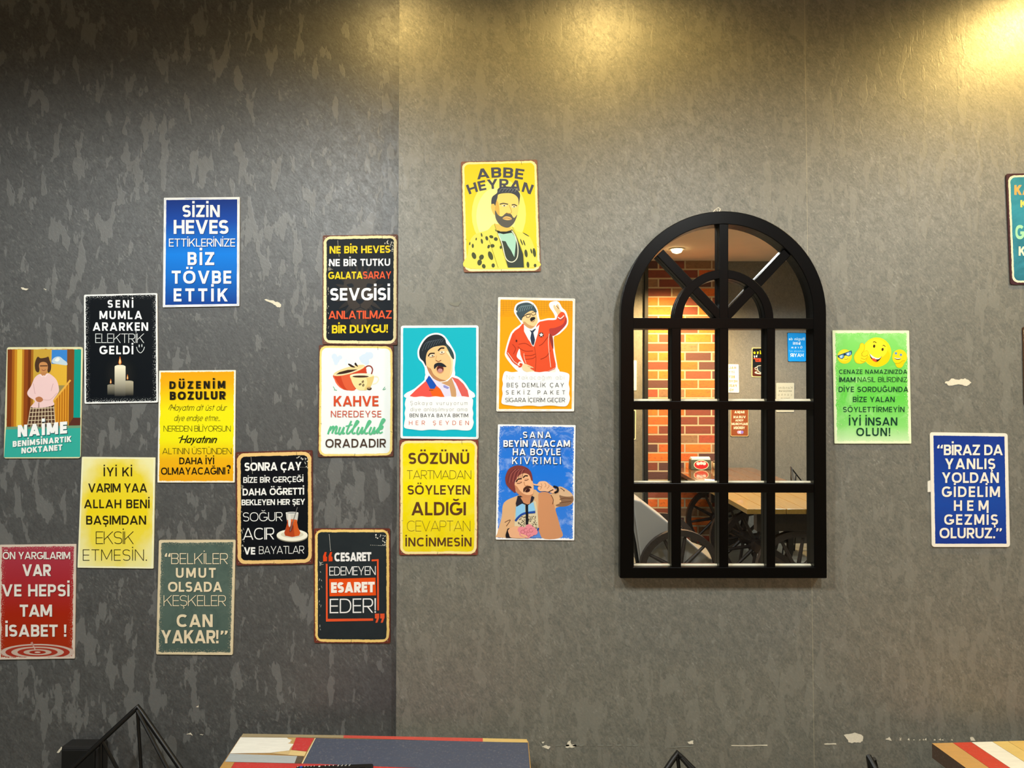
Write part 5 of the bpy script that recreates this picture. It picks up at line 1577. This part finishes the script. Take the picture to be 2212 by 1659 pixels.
key(-0.034, 0.0165, 0.004, 0.004, M['white_key'])
for i in range(4):
    key(0.009 + i * 0.0085, 0.0185, 0.0012, 0.006, M['white_key'], 0.0008); key(0.0075 + i * 0.0085, 0.0158, 0.003, 0.0012, M['white_key'], 0.0008)
for r in range(3):
    for i in range(8):
        key(-0.075 + i * 0.02, 0.006 - r * 0.011, 0.011, 0.006, M['black_plastic'])

# ------------------------------------------------------------------ striped table at the right
C_, E_ = on_level(2013, 1605.5, TZ), on_level(2211, 1600, TZ)
ax_ = (E_ - C_).normalized()
ay_ = Vector((ax_.y, -ax_.x, 0))
org = Vector((C_.x, C_.y, 0)) + ax_ * 0.375 + ay_ * 0.36
st = empty('cafe_table', org)
tag(st, 'cafe table with red, white and yellow striped boards, right edge', 'table', 'cafe tables along the papered wall')
wpx = [2013, 2058, 2098.5, 2143.5, 2177, 2211]
cols = ['#cf9f5c', '#d0452f', '#f6f2e2', '#e8c878', '#e6c06c']
xsb = [(on_level(u, 1605.5 - (u - 2013) * 5.5 / 198, TZ) - C_).length for u in wpx]
while xsb[-1] < 0.70:
    xsb.append(xsb[-1] + 0.05)
    cols.append(['#c99a58', '#d0452f', '#f2ecd8', '#5c8a94', '#c89c58', '#e6c06c'][len(cols) % 6])
polys = []
for i, c in enumerate(cols):
    x0, x1 = xsb[i] + (0.0004 if i else 0), xsb[i + 1] - 0.0004
    P = lambda x, y, z: C_ + ax_ * x + ay_ * y + Vector((0, 0, z - TZ))
    t = [P(x0, 0, TZ), P(x1, 0, TZ), P(x1, 0.72, TZ), P(x0, 0.72, TZ)]
    b = [p - Vector((0, 0, 0.036)) for p in t]
    polys += [(t, c), (b[::-1], '#5a4630')]
    for k in range(4):
        polys.append(([t[k], b[k], b[(k + 1) % 4], t[(k + 1) % 4]], '#5e4a3c' if k == 3 else ('#b08a52' if k != 0 else c)))
painted('tabletop', polys, M['boards'], st, org)
bm = bmesh.new()
lathe(bm, [(0.21, 0), (0.21, 0.012), (0.05, 0.03), (0.035, 0.06), (0.035, TZ - 0.06), (0.12, TZ - 0.05), (0.12, TZ - 0.0362)], (0.1, 0, 0), 28)
bobj('pedestal', bm, M['steel'], st, smooth=True)

# ------------------------------------------------------------------ black wire chairs
def wire_chair(label):
    t = empty('wire_chair', (0, 0, 0))
    tag(t, label, 'chair', 'black wire chairs')
    A = Vector((0, .22, .84)); Lp = Vector((-.25, .12, .60)); Rp = Vector((.25, .12, .60))
    fl, fr = Vector((-.21, -.22, .45)), Vector((.21, -.22, .45))
    bl_, br_ = Vector((-.17, .20, .43)), Vector((.17, .20, .43))
    bm = bmesh.new()
    tube(bm, [fl, Lp + Vector((0, -.02, -.015)), Lp, Lp + (A - Lp) * .06, A - (A - Lp) * .04, A + Vector((0, 0, .001)), A - (A - Rp) * .04, Rp + (A - Rp) * .06, Rp, Rp + Vector((0, -.02, -.015)), fr], 0.0062, 10)
    bobj('back_frame', bm, M['steel'], t, smooth=True)
    ml_ = A + (Lp - A) * .30
    mr_ = A + (Rp - A) * .98
    for a, b in ((A - Vector((0, .002, .008)), Vector((.04, .2, .445))), (ml_, Vector((-.075, .2, .445))), (ml_ + Vector((.003, 0, 0)), Vector((.10, .2, .445))),
                 (A + Vector((.004, -.012, -.004)), mr_ + Vector((-.012, -.03, -.035)))):
        tubeo('back_rod', [a, b], 0.0042, M['steel'], t, 8)
    bm = bmesh.new()
    tube(bm, [fl, fr, br_ + Vector((0, 0, .012)), bl_ + Vector((0, 0, .012))], 0.0062, 10, closed=True)
    bobj('seat_frame', bm, M['steel'], t, smooth=True)
    bm = bmesh.new()
    prism(bm, [(-.2, -.2), (.2, -.2), (.17, .18), (-.17, .18)], .452, .482)
    for v in bm.verts: v.co = Vector((v.co.x, v.co.z, v.co.y))
    bobj('seat_pad', bm, M['pad'], t, smooth=True, bevel=0.01, seg=3)
    for p, q in ((fl, (-.24, -.24, 0)), (fr, (.24, -.24, 0)), (bl_, (-.21, .24, 0)), (br_, (.21, .24, 0))):
        tubeo('leg', [p + Vector((0, 0, -.004)), Vector(q) + Vector((0, 0, .0))], 0.0065, M['steel'], t, 10)
    return t
ch = wire_chair('black wire chair left of the patchwork table, its peak fully in view')
def place(t, u, v, rz):
    p = on_level(u, v, .84)
    o = Matrix.Rotation(rz, 3, 'Z') @ Vector((0, .22, 0))
    t.location = (p.x - o.x, p.y - o.y, 0)
    t.rotation_euler = (0, 0, rz)
place(ch, 298, 1527, 0.0)
ch2 = copy_tree(ch)
ch2['label'] = 'black wire chair peak below the mirror, between the two tables'
place(ch2, 1463, 1627, 0.12)
ch3 = copy_tree(ch)
ch3['label'] = 'black wire chair drawn up to the striped table'
place(ch3, 1877, 1636, 1.45)

# black box on the wall behind the first chair
p0, p1 = hit(131, 1613, (0, STEP - .05, 0), (0, 1, 0)), hit(211, 1690, (0, STEP - .05, 0), (0, 1, 0))
wb = empty('wall_box', ((p0.x + p1.x) / 2, STEP, p0.z - 0.07))
tag(wb, 'matte black box fixed to the wall behind the wire chair', 'box')
w_ = (p1.x - p0.x) / 2
bx('housing', (-w_, -.05, -.07), (w_, -.001, .07), M['pad'], wb, 0.006)
bx('front_cover', (-w_ + .006, -.056, -.064), (w_ - .006, -.0502, .064), M['black_plastic'], wb, 0.002)
tubeo('cable', [(0, -.02, -.068), (0, -.02, -.3), (0, -.018, p1.z * -.5)], 0.005, M['black_plastic'], wb, 8)
torn(wall_l, on_left, [(123, 1625), (133, 1612), (136, 1616), (127, 1626)])
torn(wall_l, on_left, [(202, 1613), (207, 1608), (214, 1611), (212, 1615)])

# ------------------------------------------------------------------ furniture behind the camera, seen in the mirror
def wood(name, a, b, rough, coat=0.0):
    n = NT(name)
    g = n.noise(n.coord('Object', (9, 1, 9)), 7, 5, 0.68, 0.6)
    return n.out(n.mix(n.step(g, 0.3, 0.72), lin(a), lin(b)), rough, coat=coat)
M['pine'] = wood('varnished_pine', '#6f541f', '#86692f', 0.4, 0.2)
M['brown'] = wood('dark_varnished_wood', '#573519', '#7d5128', 0.14, 0.8)
M['wheel'] = wood('dark_wheel_wood', '#1d1714', '#332822', 0.5)
M['grey_cloth'] = plain('grey_cloth', '#8b8883', 0.85, gscale=200)
TB = 0.78
def wheel(parent, x, y, z, r, name='wheel'):
    bm = bmesh.new()
    n = 40
    rows = []
    for rr, yy in ((r, -.025), (r, .025), (r - .045, .025), (r - .045, -.025)):
        rows.append([bm.verts.new((x + rr * math.cos(2 * PI * k / n), y + yy, z + rr * math.sin(2 * PI * k / n))) for k in range(n)])
    for i in range(4):
        a, b = rows[i], rows[(i + 1) % 4]
        for k in range(n):
            bm.faces.new([a[k], a[(k + 1) % n], b[(k + 1) % n], b[k]])
    w = bobj(name, bm, M['wheel'], parent, smooth=True)
    bm = bmesh.new()
    m = Matrix.Translation((x, y, z)) @ Matrix.Rotation(PI / 2, 4, 'X')
    lathe(bm, [(.03, -.05), (.055, -.04), (.06, 0), (.055, .04), (.03, .05)], (0, 0, 0), 20)
    bmesh.ops.transform(bm, matrix=m, verts=bm.verts)
    bobj('hub', bm, M['wheel'], w, smooth=True)
    for k in range(10):
        a = 2 * PI * k / 10 + .15
        p = Vector((math.cos(a), 0, math.sin(a)))
        c = Vector((x, y, z))
        bm = bmesh.new()
        tube(bm, [c + p * .05, c + p * (r * .55), c + p * (r - .04)], [.016, .014, .011], 8)
        bobj('spoke', bm, M['wheel'], w, smooth=True)
    return w
def wheel_table(y0, y1, mat, label):
    cx, cy = 2.03, (y0 + y1) / 2
    t = empty('wheel_table', (cx, cy, 0))
    tag(t, label, 'table', 'long tables on wagon wheels')
    bm = bmesh.new()
    for i in range(6):
        a = -.41 + .82 * i / 6
        box(bm, (a + .0015, y0 - cy, TB - .036), (a + .82 / 6 - .0015, y1 - cy, TB))
    bobj('tabletop', bm, mat, t, bevel=0.003)
    e = (y1 - y0) / 2 - .16
    for s in (-1, 1):
        wheel(t, 0, s * e, .30, .30)
        boxo('bolster', (-.3, s * e - .035, .60), (.3, s * e + .035, TB - .0365), M['wheel'], t, .004)
    boxo('stretcher', (-.04, -e + .05, .26), (.04, e - .05, .34), M['wheel'], t, .004)
    return t
wheel_table(-4.36, -3.17, M['pine'], 'yellowish plank table on wagon wheels, nearer one in the mirror')
wheel_table(-5.57, -4.375, M['brown'], 'glossy brown plank table on wagon wheels against the brick, in the mirror')

lo = empty('lounge_seat', (1.19, -3.74, 0))
tag(lo, 'grey upholstered lounge seat between wagon wheels, low left in the mirror', 'seat')
bm = bmesh.new()
prism(bm, [(-.31, .80), (-.25, .785), (-.01, .60), (.12, .48), (.25, .37), (.38, .32), (.38, .16), (-.16, .16), (-.24, .30)], -.27, .27)
bobj('upholstery', bm, M['grey_cloth'], lo, bevel=.012, seg=3)
for s in (-1, 1):
    wheel(lo, .02, s * .335, .296, .295)
    tubeo('leg', [(-.34, s * .25, .72), (-.29, s * .25, .46), (-.22, s * .25, 0)], .014, M['steel'], lo, 8)
boxo('axle', (.0, -.31, .275), (.04, .31, .315), M['wheel'], lo)

def napkins():
    t = empty('napkin_dispenser', (1.87, -5.43, TB + .0005))
    tag(t, 'napkin dispenser with a red oval badge on the brown table', 'napkin dispenser')
    bm = bmesh.new()
    prism(bm, [(-.10, 0), (.10, 0), (.10, .10), (-.10, .10)], -.06, .06)
    for v in bm.verts:
        if v.co.z > .05: v.co.y *= .75
    bobj('body', bm, plain('green_grey_metal', '#5c6152', 0.3, 0.4), t, bevel=.004)
    bm = bmesh.new()
    for i in range(5):
        box(bm, (-.092, -.043 + i * .0174, .095), (.092, -.043 + i * .0174 + .0166, .124 - .004 * abs(i - 2)))
    bobj('napkins', bm, plain('white_paper', '#f2f0e8', 0.9), t)
    for nm, rx, rz_, cz, off, c in (('badge_rim', .074, .046, .049, .0007, '#e8d8b0'), ('badge', .068, .040, .049, .0014, '#b01c1c')):
        bm = bmesh.new()
        f = [bm.verts.new((rx * math.cos(2 * PI * k / 32), .06 - (cz + rz_ * math.sin(2 * PI * k / 32)) * .15 + off, cz + rz_ * math.sin(2 * PI * k / 32))) for k in range(32)]
        bm.faces.new(f)
        bobj(nm, bm, plain(nm, c, 0.4), t)
    bm = bmesh.new()
    for cx_, c2 in ((-.03, .062), (0, .066), (.03, .062)):
        f = [bm.verts.new((cx_ + .018 * math.cos(2 * PI * k / 16), .06 - (c2 + .016 * math.sin(2 * PI * k / 16)) * .15 + .0021, c2 + .016 * math.sin(2 * PI * k / 16))) for k in range(16)]
        bm.faces.new(f)
    bobj('badge_picture', bm, plain('badge_picture', '#cfc8c4', 0.4), t)
napkins()
j = empty('sugar_jar', (2.05, -5.44, TB + .0005))
tag(j, 'small sugar jar with a metal lid beside the napkin dispenser', 'jar')
bm = bmesh.new(); lathe(bm, [(.045, 0), (.05, .006), (.05, .06), (.044, .068)]); bobj('jar_body', bm, plain('cream_glass', '#b8ad90', 0.15), j, smooth=True)
bm = bmesh.new(); lathe(bm, [(.048, .0682), (.05, .078), (.02, .09)]); bobj('lid', bm, plain('lid_metal', '#c8c4b8', 0.25, 0.9), j, smooth=True)
bm = bmesh.new(); lathe(bm, [(.006, .0902), (.012, .10), (.012, .108), (.004, .114)]); bobj('knob', bm, M['black_plastic'], j, smooth=True)
mc = empty('folded_leaflet', (1.80, -4.62, TB + .0005), .3)
tag(mc, 'white and blue folded leaflet lying on the brown table', 'leaflet')
bm = bmesh.new(); box(bm, (-.09, -.05, 0), (.09, .05, .002)); bobj('paper', bm, plain('leaflet_paper', '#eceae2', 0.6), mc)
boxo('printed_band', (-.03, -.045, .0021), (.06, -.005, .0026), plain('blue_band', '#2f62b8', 0.5), mc)
ch4 = copy_tree(ch)
ch4['label'] = 'black wire chair at the far wall, right edge of the mirror'
ch4.location = (2.83, -4.98, 0)
ch4.rotation_euler = (0, 0, 2.2)
